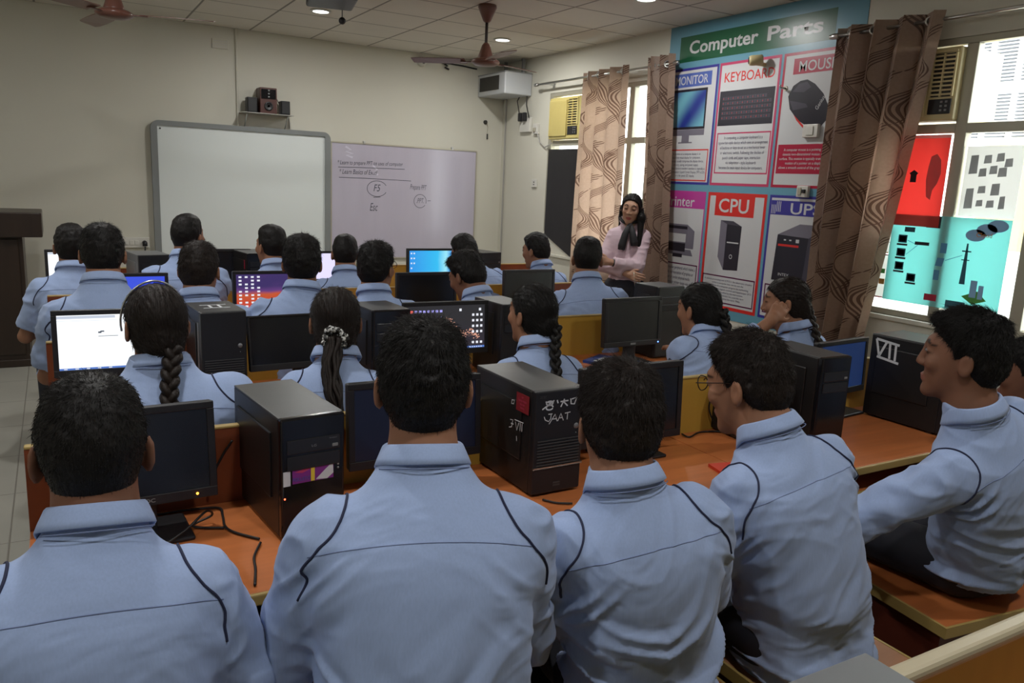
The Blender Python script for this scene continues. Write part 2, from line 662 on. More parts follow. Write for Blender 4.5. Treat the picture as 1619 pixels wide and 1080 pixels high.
def ribbons(polys, w):
    """flat hand-drawn strokes of width w in the xy plane"""
    mb = MB()
    for pl in polys:
        pl = [Vector((p[0], p[1], 0)) for p in pl]
        L_, R_ = [], []
        for i, p in enumerate(pl):
            d = pl[min(i + 1, len(pl) - 1)] - pl[max(i - 1, 0)]
            d = d.normalized() if d.length > 1e-9 else Vector((1, 0, 0))
            n = Vector((-d.y, d.x, 0)) * w / 2
            L_.append(mb.bm.verts.new(p + n))
            R_.append(mb.bm.verts.new(p - n))
        for i in range(len(pl) - 1):
            mb.bm.faces.new((L_[i], R_[i], R_[i + 1], L_[i + 1]))
    return mb


def arc(cx, cy, rx, ry, a0, a1, n=14):
    return [(cx + rx * math.cos(math.radians(a0 + (a1 - a0) * i / n)), cy + ry * math.sin(math.radians(a0 + (a1 - a0) * i / n))) for i in range(n + 1)]

# ================================================================== THE ROOM
WX, FY, CZ = 4.65, 8.45, 2.98


def struct(name, mb, m, label=None):
    o = mb.build(name, m)
    o['kind'] = 'structure'
    return o


struct('floor', MB().box((-2.6, -2.6, -0.1), (WX + 0.2, FY + 0.2, 0.0)), M['floor'])
struct('ceiling', MB().box((-2.6, -2.6, CZ), (WX + 0.2, FY + 0.2, CZ + 0.1)), M['ceiling'])
struct('wall_front', MB().box((-2.6, FY, 0), (WX + 0.15, FY + 0.15, CZ)), M['wall'])
struct('wall_left', MB().box((-2.75, -2.6, 0), (-2.6, FY, CZ)), M['wall'])
W1 = (5.72, 7.42, 0.90, 2.58)
W2 = (1.85, 3.42, 0.90, 2.58)
wr = MB()
for (y0, y1, z0, z1) in ((-2.6, W2[0], 0, CZ), (W2[0], W2[1], 0, W2[2]), (W2[0], W2[1], W2[3], CZ), (W2[1], W1[0], 0, CZ),
                         (W1[0], W1[1], 0, W1[2]), (W1[0], W1[1], W1[3], CZ), (W1[1], FY, 0, CZ), (6.83, W1[1], W1[2], 1.13)):
    wr.box((WX, y0, z0), (WX + 0.15, y1, z1))
struct('wall_right', wr, M['wall_side'])
struct('wall_back', MB().box((-2.6, -2.75, 0), (WX + 0.15, -2.6, CZ)), M['wall'])


def window(name, W, mull):
    y0, y1, z0, z1 = W
    mb = MB()
    x0, x1 = WX + 0.005, WX + 0.06
    for y in (y0 + 0.025, y1 - 0.025):
        mb.box((x0, y - 0.025, z0), (x1, y + 0.025, z1), 0.004)
    for z in (z0 + 0.02, z1 - 0.02):
        mb.box((x0, y0 + 0.05, z - 0.02), (x1, y1 - 0.05, z + 0.02), 0.004)
    for y in mull:
        mb.box((x0 - 0.002, y - 0.036, z0 + 0.04), (x1, y + 0.036, z1 - 0.04), 0.005)
    ys = sorted([y0 + 0.05] + list(mull) + [y1 - 0.05])
    for a, b in zip(ys[:-1], ys[1:]):
        mb.box((x0, a + 0.03, 2.035), (x1, b - 0.03, 2.092), 0.004)
    w = mb.build(name, M['win_frame'])
    w['kind'] = 'structure'
    g = MB().box((WX + 0.034, y0 + 0.03, z0 + 0.03), (WX + 0.037, y1 - 0.03, 2.06))
    g.box((WX + 0.034, y0 + 0.03, 2.06), (WX + 0.037, mull[0] - 0.0, z1 - 0.03))
    gl = g.build('window_glass', M['glass'], w)
    s = MB().box((WX - 0.03, y0 - 0.02, z0 - 0.03), (WX + 0.12, y1 + 0.02, z0), 0.006).build('window_sill', M['wall_side'], w)
    return w


window('window_1', W1, (6.80, 6.02))
window('window_2', W2, (2.873, 2.39))
struct('trim_1', MB().tube([(1.637, FY - 0.012, CZ), (1.637, FY - 0.012, 2.06)], 0.010), M['wall'])
struct('trim_2', MB().tube([(WX - 0.012, 8.36, 2.62), (WX - 0.012, 8.34, 0.3)], 0.008), M['white_cable'])
struct('baseboard_front', MB().box((-2.6, FY - 0.012, 0), (WX, FY, 0.10)), M['bench_tan'])

# ------------------------------------------------------------------ outside the windows
t = thing('neighbouring_building', 'sunlit pale building with louvred vents outside the near window', 'building', (11.0, 3.0, -0.4))
fb = MB().box((0, -9, 0), (0.4, 16, 7.5)).build('facade', M['outer_wall'], t)
q = P(1585, 140, x=11.0)
for i in range(3):
    for j in range(2):
        lv = MB()
        cy, cz = q[1] + 0.36 - i * 0.36, q[2] + 0.36 - j * 0.72
        for k in range(13):
            zz = cz - 0.27 + k * 0.045 + 0.4
            lv.box((-0.04, cy - 0.13 - 3.0, zz), (0.0, cy + 0.13 - 3.0, zz + 0.016))
        lv.build('louvre', M['outer_grey'], t)
qa, qb = P(1562, 230, x=10.8), P(1575, 395, x=10.8)
MB().box((-0.25, -6.0, qb[2] + 0.4), (0.0, qa[1] - 3.0, qa[2] + 0.4)).build('annex', M['outer_yellow'], t)
struct('ground', MB().box((WX + 0.2, -14, -0.5), (30, 25, -0.4)), M['ground_out'])
t = thing('metal_stair', 'grey metal outdoor stair seen low through the near window', 'stair', (8.6, 3.2, -0.4))
for k in range(6):
    MB().box((-0.3, 0, 0.9 + 0.2 * k), (0.3, 0.25, 0.93 + 0.2 * k)).build('step', M['outer_grey'], t)
for s in (-0.3, 0.3):
    MB().tube([(s, 0.0, 0.0), (s, 0.0, 2.5)], 0.025).build('post', M['outer_grey'], t)

# ------------------------------------------------------------------ air conditioners
def air_conditioner(loc, w, h, label, m):
    t = thing('air_conditioner', label, 'air conditioner', loc)   # local: x into the room is negative, y along the wall, z up
    MB().box((-0.05, -w / 2, 0), (0.38, w / 2, h), 0.012).build('casing', m, t)
    ly = -w / 2 + w * 0.36          # louvre column on the right as one looks at it
    fp = MB().box((-0.066, ly + 0.012, 0.03), (-0.05, w / 2 - 0.02, h - 0.03), 0.006)
    for k in range(26):
        zz = 0.05 + (h - 0.10) * k / 25
        fp.box((-0.0685, ly + 0.03, zz - 0.002), (-0.066, w / 2 - 0.04, zz + 0.002))
    fp.build('filter_panel', m, t)
    MB().box((-0.052, -w / 2 + 0.025, h * 0.33), (-0.0505, ly - 0.008, h - 0.035)).build('air_outlet', M['ac_dark'], t)
    gr = MB()
    for k in range(11):
        zz = h * 0.36 + (h * 0.58) * k / 10
        gr.box((-0.062, -w / 2 + 0.02, zz - 0.004), (-0.05, ly - 0.005, zz + 0.006))
    for yy in (-w / 2 + 0.022, (-w / 2 + ly) / 2 + 0.01, ly - 0.008):
        gr.box((-0.064, yy - 0.005, h * 0.33), (-0.05, yy + 0.005, h - 0.035))
    gr.build('louvre', m, t)
    cp = MB().box((-0.056, -w / 2 + 0.022, 0.04), (-0.05, ly - 0.005, h * 0.30), 0.003).build('control_panel', M['black_plastic'], t)
    bt = MB()
    for a in range(3):
        for b in range(2):
            yy = -w / 2 + 0.05 + b * 0.03
            bt.box((-0.059, yy - 0.007, 0.055 + a * 0.024), (-0.056, yy + 0.007, 0.067 + a * 0.024))
    bt.build('button', M['grey_plastic'], cp)
    return t


air_conditioner((WX + 0.01, 7.08, 2.10), 0.56, 0.42, 'yellowed window air conditioner above the black sheet, beside far curtain', M['ac_yellow'])
air_conditioner((WX + 0.01, 3.14, 2.105), 0.47, 0.42, 'cream window air conditioner half hidden by the near brown curtain', M['ac_cream'])
pl = [(0, 7.38, 2.0), (0, 6.80, 2.0), (0, 6.80, 0.88), (0, 7.38, 1.10)]
bs = MB().poly([(WX - 0.012, p[1], p[2]) for p in pl], (0.008, 0, 0)).build('blackout_sheet', M['black_sheet'])
tag(bs, 'black film sheet covering the window below the yellowed air conditioner', 'sheet')

# ------------------------------------------------------------------ curtains
def curtain(name, label, y0, y1, ztop, zbot, folds, amp, xc, grom, rings, y0b=None, y1b=None, uvo=0.0, seed=0, uw=1.5):
    """y0 > y1: y0 is the left edge as seen from the room; folds run down the cloth"""
    y0b = y0 if y0b is None else y0b
    y1b = y1 if y1b is None else y1b
    rg = np.random.default_rng(seed)
    nu, nv = folds * 16 + 1, 46
    ph = rg.uniform(-0.25, 0.25, folds * 2 + 3)
    am = rg.uniform(0.75, 1.2, folds * 2 + 3)
    V, UVs = [], []
    for j in range(nv):
        v = j / (nv - 1)
        z = ztop + (zbot - ztop) * v
        for i in range(nu):
            u = i / (nu - 1)
            k = u * folds * 2
            ki = int(min(k, folds * 2))
            kf = k - ki
            a = am[ki] * (1 - kf) + am[ki + 1] * kf
            w = math.sin(PI * k + (ph[ki] * (1 - kf) + ph[ki + 1] * kf) * v)
            e0 = y0 + (y0b - y0) * v
            e1 = y1 + (y1b - y1) * v
            y = e0 + (e1 - e0) * (u + 0.035 / folds * math.sin(2 * PI * k) * 2)
            x = xc + amp * a * w * (0.85 + 0.25 * v) + 0.012 * math.sin(3.1 * u + 4 * v + seed)
            V.append((x, y, z))
            UVs.append((uvo + u * uw, z))
    F = []
    for j in range(nv - 1):
        for i in range(nu - 1):
            a = j * nu + i
            F.append((a, a + 1, a + nu + 1, a + nu))
    t = thing(name, label, 'curtain', (xc, (y0 + y1) / 2, ztop))
    off = np.array([xc, (y0 + y1) / 2, ztop])
    me = from_np('curtain_cloth', np.array(V) - off, np.array(F))
    uvl = me.uv_layers.new(name='UVMap')
    UVs = np.array(UVs, dtype=np.float32)
    uvl.data.foreach_set('uv', UVs[np.array(F).ravel()].ravel())
    link('curtain_cloth', me, M['curtain'], t, True)
    for k in range(rings):
        u = (k + 0.5) / rings
        y = y0 + (y1 - y0) * u - off[1]
        mb = MB()
        ring = [(0.0, 0.026 * math.cos(2 * PI * a / 16), 0.026 * math.sin(2 * PI * a / 16)) for a in range(17)]
        rot = Matrix.Rotation(math.radians(35 if k % 2 else -35), 4, 'Z')
        mb.tube([(Matrix.Translation((0, y, grom - ztop)) @ rot) @ Vector(p) for p in ring], 0.006, 6, cap=False)
        mb.build('eyelet', M['steel'], t, smooth=True)
    return t


RX = 4.54
def curtain_rod(label, ya, yb, z):
    t = thing('curtain_rod', label, 'curtain rod', (RX, (ya + yb) / 2, z))
    h = abs(ya - yb) / 2
    MB().tube([(0, -h, 0), (0, h, 0)], 0.011, 10).build('pole', M['steel'], t, smooth=True)
    for s in (-1, 1):
        f = MB().lathe([(0.012, 0), (0.019, 0.008), (0.019, 0.05), (0.012, 0.058), (0.015, 0.07)], 14)
        f.build('finial', M['steel'], t, smooth=True, xf=Matrix.Translation((0, s * h, 0)) @ Matrix.Rotation(-s * PI / 2, 4, 'X'))
    for yy in (-h + 0.15, h - 0.15):
        MB().box((0, yy - 0.008, -0.012), (WX - RX, yy + 0.008, 0.0)).box((WX - RX - 0.006, yy - 0.02, -0.04), (WX - RX, yy + 0.02, 0.03)).build('bracket', M['steel'], t)
    return t


curtain_rod('steel curtain rod above the far window', 7.50, 5.36, 2.665)
curtain_rod('steel curtain rod above the near window, carrying one brown curtain', 3.72, 1.6, 2.672)
curtain('curtain', 'brown swirl curtain glowing with daylight behind the standing woman', 6.68, 5.93, 2.71, 0.45, 4, 0.045, RX, 2.665, 4, seed=2, uw=1.55)
curtain('curtain', 'narrow dark brown swirl curtain bunched between the far window and the poster', 5.66, 5.33, 2.74, 0.42, 3, 0.055, RX - 0.01, 2.665, 2, y0b=5.56, y1b=5.13, seed=5, uvo=3.0, uw=1.1)
curtain('curtain', 'wide brown swirl curtain covering the right edge of the poster', 3.74, 2.99, 2.72, 0.40, 4, 0.055, RX, 2.672, 4, y0b=3.75, y1b=3.28, seed=9, uvo=6.0, uw=1.5)

# ------------------------------------------------------------------ the wall poster
PX = lambda d=0.0: plane_xf((WX - 0.004 - d, 0, 0), (0, -1, 0), (0, 0, 1))   # 2-D: u = -y, v = z


def flat(name, rects, m, d, parent, polys=()):
    mb = MB()
    for (u0, v0, u1, v1) in rects:
        mb.poly([(u0, v0, 0), (u1, v0, 0), (u1, v1, 0), (u0, v1, 0)])
    for pl in polys:
        mb.poly([(p[0], p[1], 0) for p in pl])
    me = bpy.data.meshes.new(name)
    mb.bm.transform(PX(d))
    mb.bm.to_mesh(me)
    mb.bm.free()
    return link(name, me, m, parent)


def ptext(name, body, u0, v0, u1, v1, m, d, parent, **kw):
    me = fit_text(body, u1 - u0, v1 - v0, **kw)
    me.transform(PX(d) @ Matrix.Translation(((u0 + u1) / 2, (v0 + v1) / 2, 0)))
    return link(name, me, m, parent)


def pm(name, c, rough=0.32):
    return mat('poster_' + name, c, rough)


K = dict(sky=pm('sky_blue', (0.13, 0.32, 0.42)), green=pm('dark_green', (0.012, 0.10, 0.045)), white=pm('white', (0.56, 0.57, 0.58)), navy=pm('navy', (0.045, 0.04, 0.28)),
         blue=pm('heading_blue', (0.08, 0.13, 0.42)), pink=pm('crimson', (0.50, 0.05, 0.13)), dred=pm('dark_red', (0.40, 0.015, 0.05)), red=pm('red', (0.62, 0.03, 0.025)),
         mag=pm('magenta', (0.48, 0.05, 0.30)), purple=pm('violet', (0.22, 0.03, 0.24)), black=pm('near_black', (0.022, 0.02, 0.03)), dgrey=pm('dark_grey', (0.06, 0.055, 0.075)),
         grey=pm('mid_grey', (0.17, 0.16, 0.20)), text=pm('text_grey', (0.13, 0.12, 0.17)), plum=pm('caption_rule', (0.10, 0.012, 0.06)))
m, nt, b = new_mat('poster_screen_blue')
tc = nt.nodes.new('ShaderNodeTexCoord')
mp = nt.nodes.new('ShaderNodeMapping')
mp.inputs['Rotation'].default_value = (math.radians(0), math.radians(0), 0)
nz = nt.nodes.new('ShaderNodeTexWave')
nz.inputs['Scale'].default_value = 1.4
nz.inputs['Distortion'].default_value = 3
nz.bands_direction = 'DIAGONAL'
rp = nt.nodes.new('ShaderNodeValToRGB')
rp.color_ramp.elements[0].color = (0.02, 0.035, 0.24, 1)
rp.color_ramp.elements[1].color = (0.16, 0.42, 0.52, 1)
nt.links.new(tc.outputs['Object'], nz.inputs['Vector'])
nt.links.new(nz.outputs['Fac'], rp.inputs[0])
nt.links.new(rp.outputs[0], b.inputs['Base Color'])
b.inputs['Roughness'].default_value = 0.35
K['screen'] = m

post = thing('wall_poster', 'large blue wall poster of computer parts between the two windows', 'poster', (0, 0, 0))
MB().box((WX - 0.004, 3.60, 0.63), (WX, 5.535, 2.978)).build('backing_sheet', K['sky'], post)
flat('banner', [(-5.40, 2.68, -3.84, 2.884)], K['green'], 0.0005, post)
ptext('lettering', 'Computer', -5.285, 2.708, -4.535, 2.842, K['white'], 0.0010, post, bold=0.022)
ptext('lettering', 'Parts', -4.445, 2.740, -3.945, 2.842, K['white'], 0.0010, post, bold=0.022)


def panel(u0, v0, u1, v1, border, bw=0.020):
    p = flat('panel', [(u0, v0, u1, v1)], K['white'], 0.0006, post)
    flat('border', [(u0, v0, u0 + bw, v1), (u1 - bw, v0, u1, v1), (u0 + bw, v0, u1 - bw, v0 + bw), (u0 + bw, v1 - bw, u1 - bw, v1)], border, 0.0011, p)
    return p


def caption(p, u0, v0, u1, v1, body, rule, fill=None, ink=None):
    if fill:
        flat('caption_box', [(u0, v0, u1, v1)], fill, 0.0011, p)
    else:
        w = 0.010
        flat('caption_box', [(u0, v0, u0 + w, v1), (u1 - w, v0, u1, v1), (u0 + w, v0, u1 - w, v0 + w), (u0 + w, v1 - w, u1 - w, v1)], rule, 0.0011, p)
    ptext('caption_text', body, u0 + 0.022, v0 + 0.028, u1 - 0.022, v1 - 0.028, ink or K['text'], 0.0016, p, space=1.15, bold=0.004)


top, bot = (1.685, 2.63), (0.706, 1.63)
# monitor
p = panel(-5.53, top[0], -4.918, top[1], K['navy'])
flat('heading', [(-5.47, 2.478, -4.99, 2.587)], K['blue'], 0.0011, p)
ptext('heading_text', 'MONITOR', -5.42, 2.497, -5.03, 2.567, K['white'], 0.0016, p, bold=0.01)
flat('picture_bezel', [(-5.46, 2.135, -5.025, 2.46)], K['black'], 0.0011, p)
flat('picture_screen', [(-5.445, 2.155, -5.042, 2.44)], K['screen'], 0.0016, p)
flat('picture_stand', [(-5.46, 2.085, -5.025, 2.133), (-5.29, 2.03, -5.20, 2.085), (-5.33, 2.022, -5.16, 2.032)], K['grey'], 0.0011, p)
caption(p, -5.47, 1.713, -4.955, 1.972, 'A monitor or a computer display is an\nelectronic visual display for computers.\nA monitor usually comprises the display device,\ncircuitry, casing, and power supply.\nThe display device in modern monitors is typically a\nthin film transistor Liquid Crystal Display (TFT-LCD)\nor a flat panel LED display.', K['red'])
# keyboard
p = panel(-4.905, top[0], -4.283, top[1], K['pink'])
ptext('heading_text', 'KEYBOARD', -4.845, 2.478, -4.335, 2.552, K['red'], 0.0011, p, bold=0.008)
flat('picture_body', [(-4.878, 2.148, -4.315, 2.413)], K['black'], 0.0011, p)
rk = []
for r_ in range(5):
    for c_ in range(20):
        if c_ > 17 and r_ == 0:
            continue
        u = -4.845 + c_ * 0.0255
        v = 2.355 - r_ * 0.037
        rk.append((u, v - 0.013, u + 0.021, v + 0.013))
flat('picture_keys', rk, K['dgrey'], 0.0014, p)
flat('picture_key_marks', [(a + 0.008, b_ + 0.008, a + 0.013, b_ + 0.017) for (a, b_, c_, d_) in rk[::2]], K['red'], 0.0017, p)
caption(p, -4.869, 1.778, -4.311, 2.094, 'In computing, a computer keyboard is a\ntypewriter-style device which uses an arrangement\nof buttons or keys to act as a mechanical lever\nor electronic switch. Following the decline of\npunch cards and paper tape, interaction\nvia teleprinter - style keyboards\nbecome the main input device for computers.', K['pink'])
# mouse
p = panel(-4.261, top[0], -3.64, top[1], K['dred'])
flat('heading', [(-4.165, 2.478, -3.68, 2.586)], K['dred'], 0.0011, p)
ptext('heading_text', 'MOUSE', -4.115, 2.492, -3.795, 2.565, K['white'], 0.0016, p, bold=0.01)
flat('picture_body', [], K['black'], 0.0011, p, [[(-4.187, 2.33), (-4.15, 2.40), (-4.09, 2.43), (-4.03, 2.435), (-3.96, 2.40), (-3.88, 2.33), (-3.83, 2.25), (-3.82, 2.16), (-3.88, 2.10), (-3.98, 2.11), (-4.08, 2.16), (-4.16, 2.24)]])
flat('picture_buttons', [], K['dgrey'], 0.0015, p, [[(-4.15, 2.36), (-4.10, 2.41), (-4.03, 2.42), (-3.99, 2.38), (-4.05, 2.35)], [(-4.17, 2.30), (-4.02, 2.27), (-4.00, 2.245), (-4.13, 2.23)]])
flat('picture_trim', [], K['red'], 0.0015, p, [[(-4.12, 2.20), (-4.02, 2.12), (-4.02, 2.10), (-4.09, 2.16)]])
lg = fit_text('Genius', 0.10, 0.03)
lg.transform(PX(0.0019) @ Matrix.Translation((-3.90, 2.27, 0)) @ Matrix.Rotation(math.radians(58), 4, 'Z'))
link('picture_lettering', lg, K['white'], p)
caption(p, -4.228, 1.785, -3.67, 1.992, 'A computer mouse is a pointing device that\ndetects two-dimensional motion relative to a\nsurface. This motion is typically translated into the\nmotion of a pointer on a display, which\nallows a smooth control of the graphical interface.', None, K['dred'], K['white'])
# printer
p = panel(-5.53, bot[0], -4.933, bot[1], K['mag'], 0.012)
flat('heading', [(-5.518, 1.487, -4.945, 1.618)], K['mag'], 0.0011, p)
ptext('heading_text', 'Printer', -5.42, 1.50, -5.06, 1.585, K['white'], 0.0016, p, bold=0.01)
flat('picture_body', [(-5.45, 1.15, -5.03, 1.30)], K['grey'], 0.0011, p, [[(-5.45, 1.30), (-5.40, 1.35), (-5.12, 1.35), (-5.03, 1.30)], [(-5.48, 1.09), (-5.03, 1.09), (-5.06, 1.14), (-5.45, 1.14)]])
flat('picture_front', [(-5.45, 1.20, -5.13, 1.27)], K['white'], 0.0015, p)
flat('picture_tray', [(-5.45, 1.12, -5.13, 1.19), (-5.40, 1.31, -5.12, 1.335), (-5.28, 1.07, -5.16, 1.10)], K['black'], 0.0015, p)
caption(p, -5.50, 0.76, -4.962, 1.02, 'a printer is a computer peripheral which makes a\nhuman readable representation of graphics or\ntext on paper or similar physical media.\nThe first computer printer design was a\nmechanically driven apparatus invented by', K['plum'])
# cpu
p = panel(-4.906, bot[0], -4.281, bot[1], K['red'], 0.026)
flat('heading', [(-4.817, 1.448, -4.398, 1.62)], K['red'], 0.0014, p)
ptext('heading_text', 'CPU', -4.775, 1.475, -4.455, 1.585, K['white'], 0.0018, p, bold=0.014)
flat('picture_side', [], K['grey'], 0.0011, p, [[(-4.738, 1.413), (-4.665, 1.385), (-4.665, 1.02), (-4.738, 1.12)]])
flat('picture_front', [], K['black'], 0.0011, p, [[(-4.665, 1.385), (-4.507, 1.375), (-4.510, 1.03), (-4.665, 1.02)]])
flat('picture_top', [], K['dgrey'], 0.0011, p, [[(-4.738, 1.413), (-4.60, 1.412), (-4.507, 1.375), (-4.665, 1.385)]])
flat('picture_trim', [(-4.650, 1.238, -4.525, 1.248)], K['white'], 0.0015, p)
ptext('picture_button', 'O', -4.612, 1.115, -4.578, 1.15, K['white'], 0.0015, p)
caption(p, -4.886, 0.75, -4.315, 0.972, 'A central processing unit (CPU) is the electronic circuitry\nwithin a computer that carries out the\ninstructions of a computer program by performing\nthe basic arithmetic, logical, control and input/output (I/O)\noperations specified by the instructions.\nThe computer industry has used the term\nCPU at least since the early 1960s.', K['plum'])
# ups
p = panel(-4.254, bot[0], -3.64, bot[1], K['navy'])
flat('heading', [(-4.233, 1.488, -3.70, 1.592)], K['navy'], 0.0014, p)
ptext('heading_text', 'UPS', -4.05, 1.497, -3.78, 1.578, K['white'], 0.0018, p, bold=0.012)
flat('heading_bars', [(-4.228 + k * 0.016, 1.495 + (0.0 if k < 3 else 0.015), -4.222 + k * 0.016, 1.56 + (0.0 if k < 3 else 0.025)) for k in range(6)], K['white'], 0.0018, p)
flat('picture_side', [], K['grey'], 0.0011, p, [[(-4.142, 1.345), (-3.95, 1.43), (-3.72, 1.43), (-3.86, 1.335)]])
flat('picture_front', [], K['black'], 0.0012, p, [[(-4.142, 1.345), (-3.86, 1.335), (-3.88, 1.01), (-4.16, 1.007)]])
flat('picture_flank', [], K['dgrey'], 0.0011, p, [[(-3.86, 1.335), (-3.72, 1.43), (-3.74, 1.08), (-3.88, 1.01)]])
flat('picture_trim', [(-4.13, 1.262, -3.94, 1.278)], K['red'], 0.0016, p)
flat('picture_lamp', [(-4.08, 1.305, -4.06, 1.315), (-4.03, 1.305, -4.01, 1.315), (-3.97, 1.295, -3.94, 1.32)], K['white'], 0.0016, p)
ptext('picture_lettering', 'INTEX', -4.10, 1.045, -4.00, 1.065, K['white'], 0.0016, p)
caption(p, -4.215, 0.75, -3.67, 0.972, 'An uninterruptible power supply (UPS) is an\nelectrical apparatus that provides emergency\npower to a load when the input power\nsource or mains power fails.', K['plum'])

# fittings on the right-hand wall
t = thing('security_camera', 'cream bullet camera fixed over the poster near the KEYBOARD heading', 'camera', (WX - 0.004, 4.44, 2.60))
cd_ = Vector((-0.72, 0.68, -0.08)).normalized()
c0 = Vector((-0.055, -0.03, 0.0))
MB().tube([c0, c0 + cd_ * 0.01, c0 + cd_ * 0.085, c0 + cd_ * 0.10], [0.026, 0.037, 0.037, 0.032], 18).build('housing', M['ac_cream'], t, smooth=True)
MB().tube([c0 + cd_ * 0.098, c0 + cd_ * 0.106], [0.027, 0.022], 16).build('lens', M['black_gloss'], t, smooth=True)
MB().box((-0.075, -0.012, -0.04), (0, 0.012, -0.015)).build('bracket', M['ac_cream'], t)
t = thing('wall_switch', 'upper cream switch box on the poster beside the mouse picture', 'switch', (WX - 0.004, 3.935, 2.08))
MB().box((-0.03, -0.065, -0.045), (0, 0.065, 0.045), 0.005).build('plate', M['white_plastic'], t)
MB().box((-0.036, -0.03, -0.03), (-0.03, 0.03, 0.03), 0.002).build('rocker', M['white_plastic'], t)
t = thing('wall_socket', 'lower cream socket with a plug on the poster beside the UPS heading', 'socket', (WX - 0.004, 3.945, 1.662))
MB().box((-0.028, -0.05, -0.04), (0, 0.05, 0.04), 0.005).build('plate', M['white_plastic'], t)
MB().box((-0.034, 0.005, -0.025), (-0.028, 0.035, 0.025), 0.002).build('rocker', M['alu'], t)
MB().box((-0.05, -0.035, -0.012), (-0.028, -0.012, 0.015), 0.004).build('plug', M['black_plastic'], t)
q = P(1243, 140, x=WX)
t = thing('wall_hook', 'small metal hook on the poster left of the mouse picture', 'hook', (WX - 0.004, q[1], q[2]))
MB().tube([(0, 0, 0), (-0.05, 0, 0.0), (-0.06, 0.0, 0.02)], 0.007).build('peg', M['steel'], t, smooth=True)
MB().lathe([(0.018, 0), (0.018, 0.006)], 12).build('base_plate', M['alu'], t, xf=Matrix.Rotation(-PI / 2, 4, 'Y'))
q = P(834, 197, x=WX)
t = thing('wall_socket', 'white switch box with two black plugs below the corner box unit', 'socket', (WX, q[1], q[2]))
MB().box((-0.04, -0.11, -0.085), (0, 0.11, 0.075), 0.006).build('plate', M['white_plastic'], t)
for k, (yy, zz) in enumerate(((0.06, 0.085), (-0.03, 0.085))):
    MB().box((-0.085, yy - 0.028, zz - 0.055), (-0.04, yy + 0.028, zz + 0.04), 0.012).build('plug', M['black_plastic'], t)
tag(MB().tube([P(822, 186, x=WX - 0.06), P(818, 160, x=WX - 0.03), P(828, 140, x=WX - 0.03), P(832, 120, x=WX - 0.02)], 0.006).build('power_cable', M['cable'], None, smooth=True),
    'thin black cable running from corner box unit down to its left plug', 'cable')
tag(MB().tube([P(836, 186, x=WX - 0.06), P(832, 165, x=WX - 0.03), P(834, 145, x=WX - 0.03), P(834, 120, x=WX - 0.02)], 0.006).build('power_cable', M['cable'], None, smooth=True),
    'thin black cable running from corner box unit down to its right plug', 'cable')
q = P(850, 204, x=WX)
t = thing('wall_socket', 'cream air conditioner socket left of the yellowed unit with grey cord', 'socket', (WX, q[1], q[2]))
MB().box((-0.035, -0.045, -0.055), (0, 0.045, 0.055), 0.005).build('plate', M['white_plastic'], t)
MB().box((-0.055, -0.02, -0.03), (-0.035, 0.02, 0.01), 0.006).build('plug', M['alu'], t)
tag(MB().tube([P(849, 208, x=WX - 0.05), P(853, 224, x=WX - 0.02), P(861, 233, x=WX - 0.02), P(873, 226, x=WX - 0.03)], 0.006).build('power_cable', M['white_cable'], None, smooth=True),
    'grey cord drooping between the cream socket and the yellowed air conditioner', 'cable')
q = P(846, 290, x=WX)
t = thing('wall_socket', 'small white two-pin socket on the wall left of the black sheet', 'socket', (WX, q[1], q[2]))
MB().box((-0.018, -0.05, -0.045), (0, 0.05, 0.045), 0.004).build('plate', M['white_plastic'], t)
MB().box((-0.0195, -0.01, 0.008), (-0.018, 0.012, 0.018)).box((-0.0195, -0.01, -0.018), (-0.018, 0.012, -0.008)).build('pin_hole', M['ac_dark'], t)

# papers taped to the near window
KP = dict(red=translucent('red_paper', (0.78, 0.13, 0.11), (0.85, 0.20, 0.18), 0.5), cyan=translucent('aqua_paper', (0.40, 0.75, 0.74), (0.42, 0.80, 0.78), 0.5),
          white=translucent('thin_white_paper', (0.78, 0.78, 0.76), None, 0.5), ink=mat('printed_black', (0.03, 0.03, 0.04), 0.8), sq=translucent('printed_dark_grey', (0.30, 0.30, 0.31), None, 0.5),
          blue=mat('printed_blue', (0.10, 0.30, 0.50), 0.8), lblue=mat('printed_pale_blue', (0.25, 0.45, 0.68), 0.8), green=mat('printed_green', (0.08, 0.30, 0.06), 0.8),
          orange=mat('printed_orange', (0.60, 0.22, 0.05), 0.8), red2=mat('printed_red', (0.45, 0.03, 0.06), 0.8), teal=mat('printed_teal', (0.03, 0.12, 0.16), 0.8), shade=translucent('grey_show_through', (0.42, 0.22, 0.22), None, 0.5))


def sheet(name, label, u0, v0, u1, v1, m, x, cat='paper'):
    t = thing(name, label, cat, (x, -(u0 + u1) / 2, v0))
    t.location = (x, -(u0 + u1) / 2, (v0 + v1) / 2)
    MB().box((0, -(u1 - u0) / 2, -(v1 - v0) / 2), (0.0008, (u1 - u0) / 2, (v1 - v0) / 2)).build('sheet', m, t)
    c = ((u0 + u1) / 2, (v0 + v1) / 2)

    def put(nm, polys, mm, d=0.0006):
        mb = MB()
        for pl in polys:
            mb.poly([(-d, -(p[0] - c[0]), p[1] - c[1]) for p in pl])
        return mb.build(nm, mm, t)
    return t, put


def rc(u0, v0, u1, v1):
    return [(u0, v0), (u1, v0), (u1, v1), (u0, v1)]


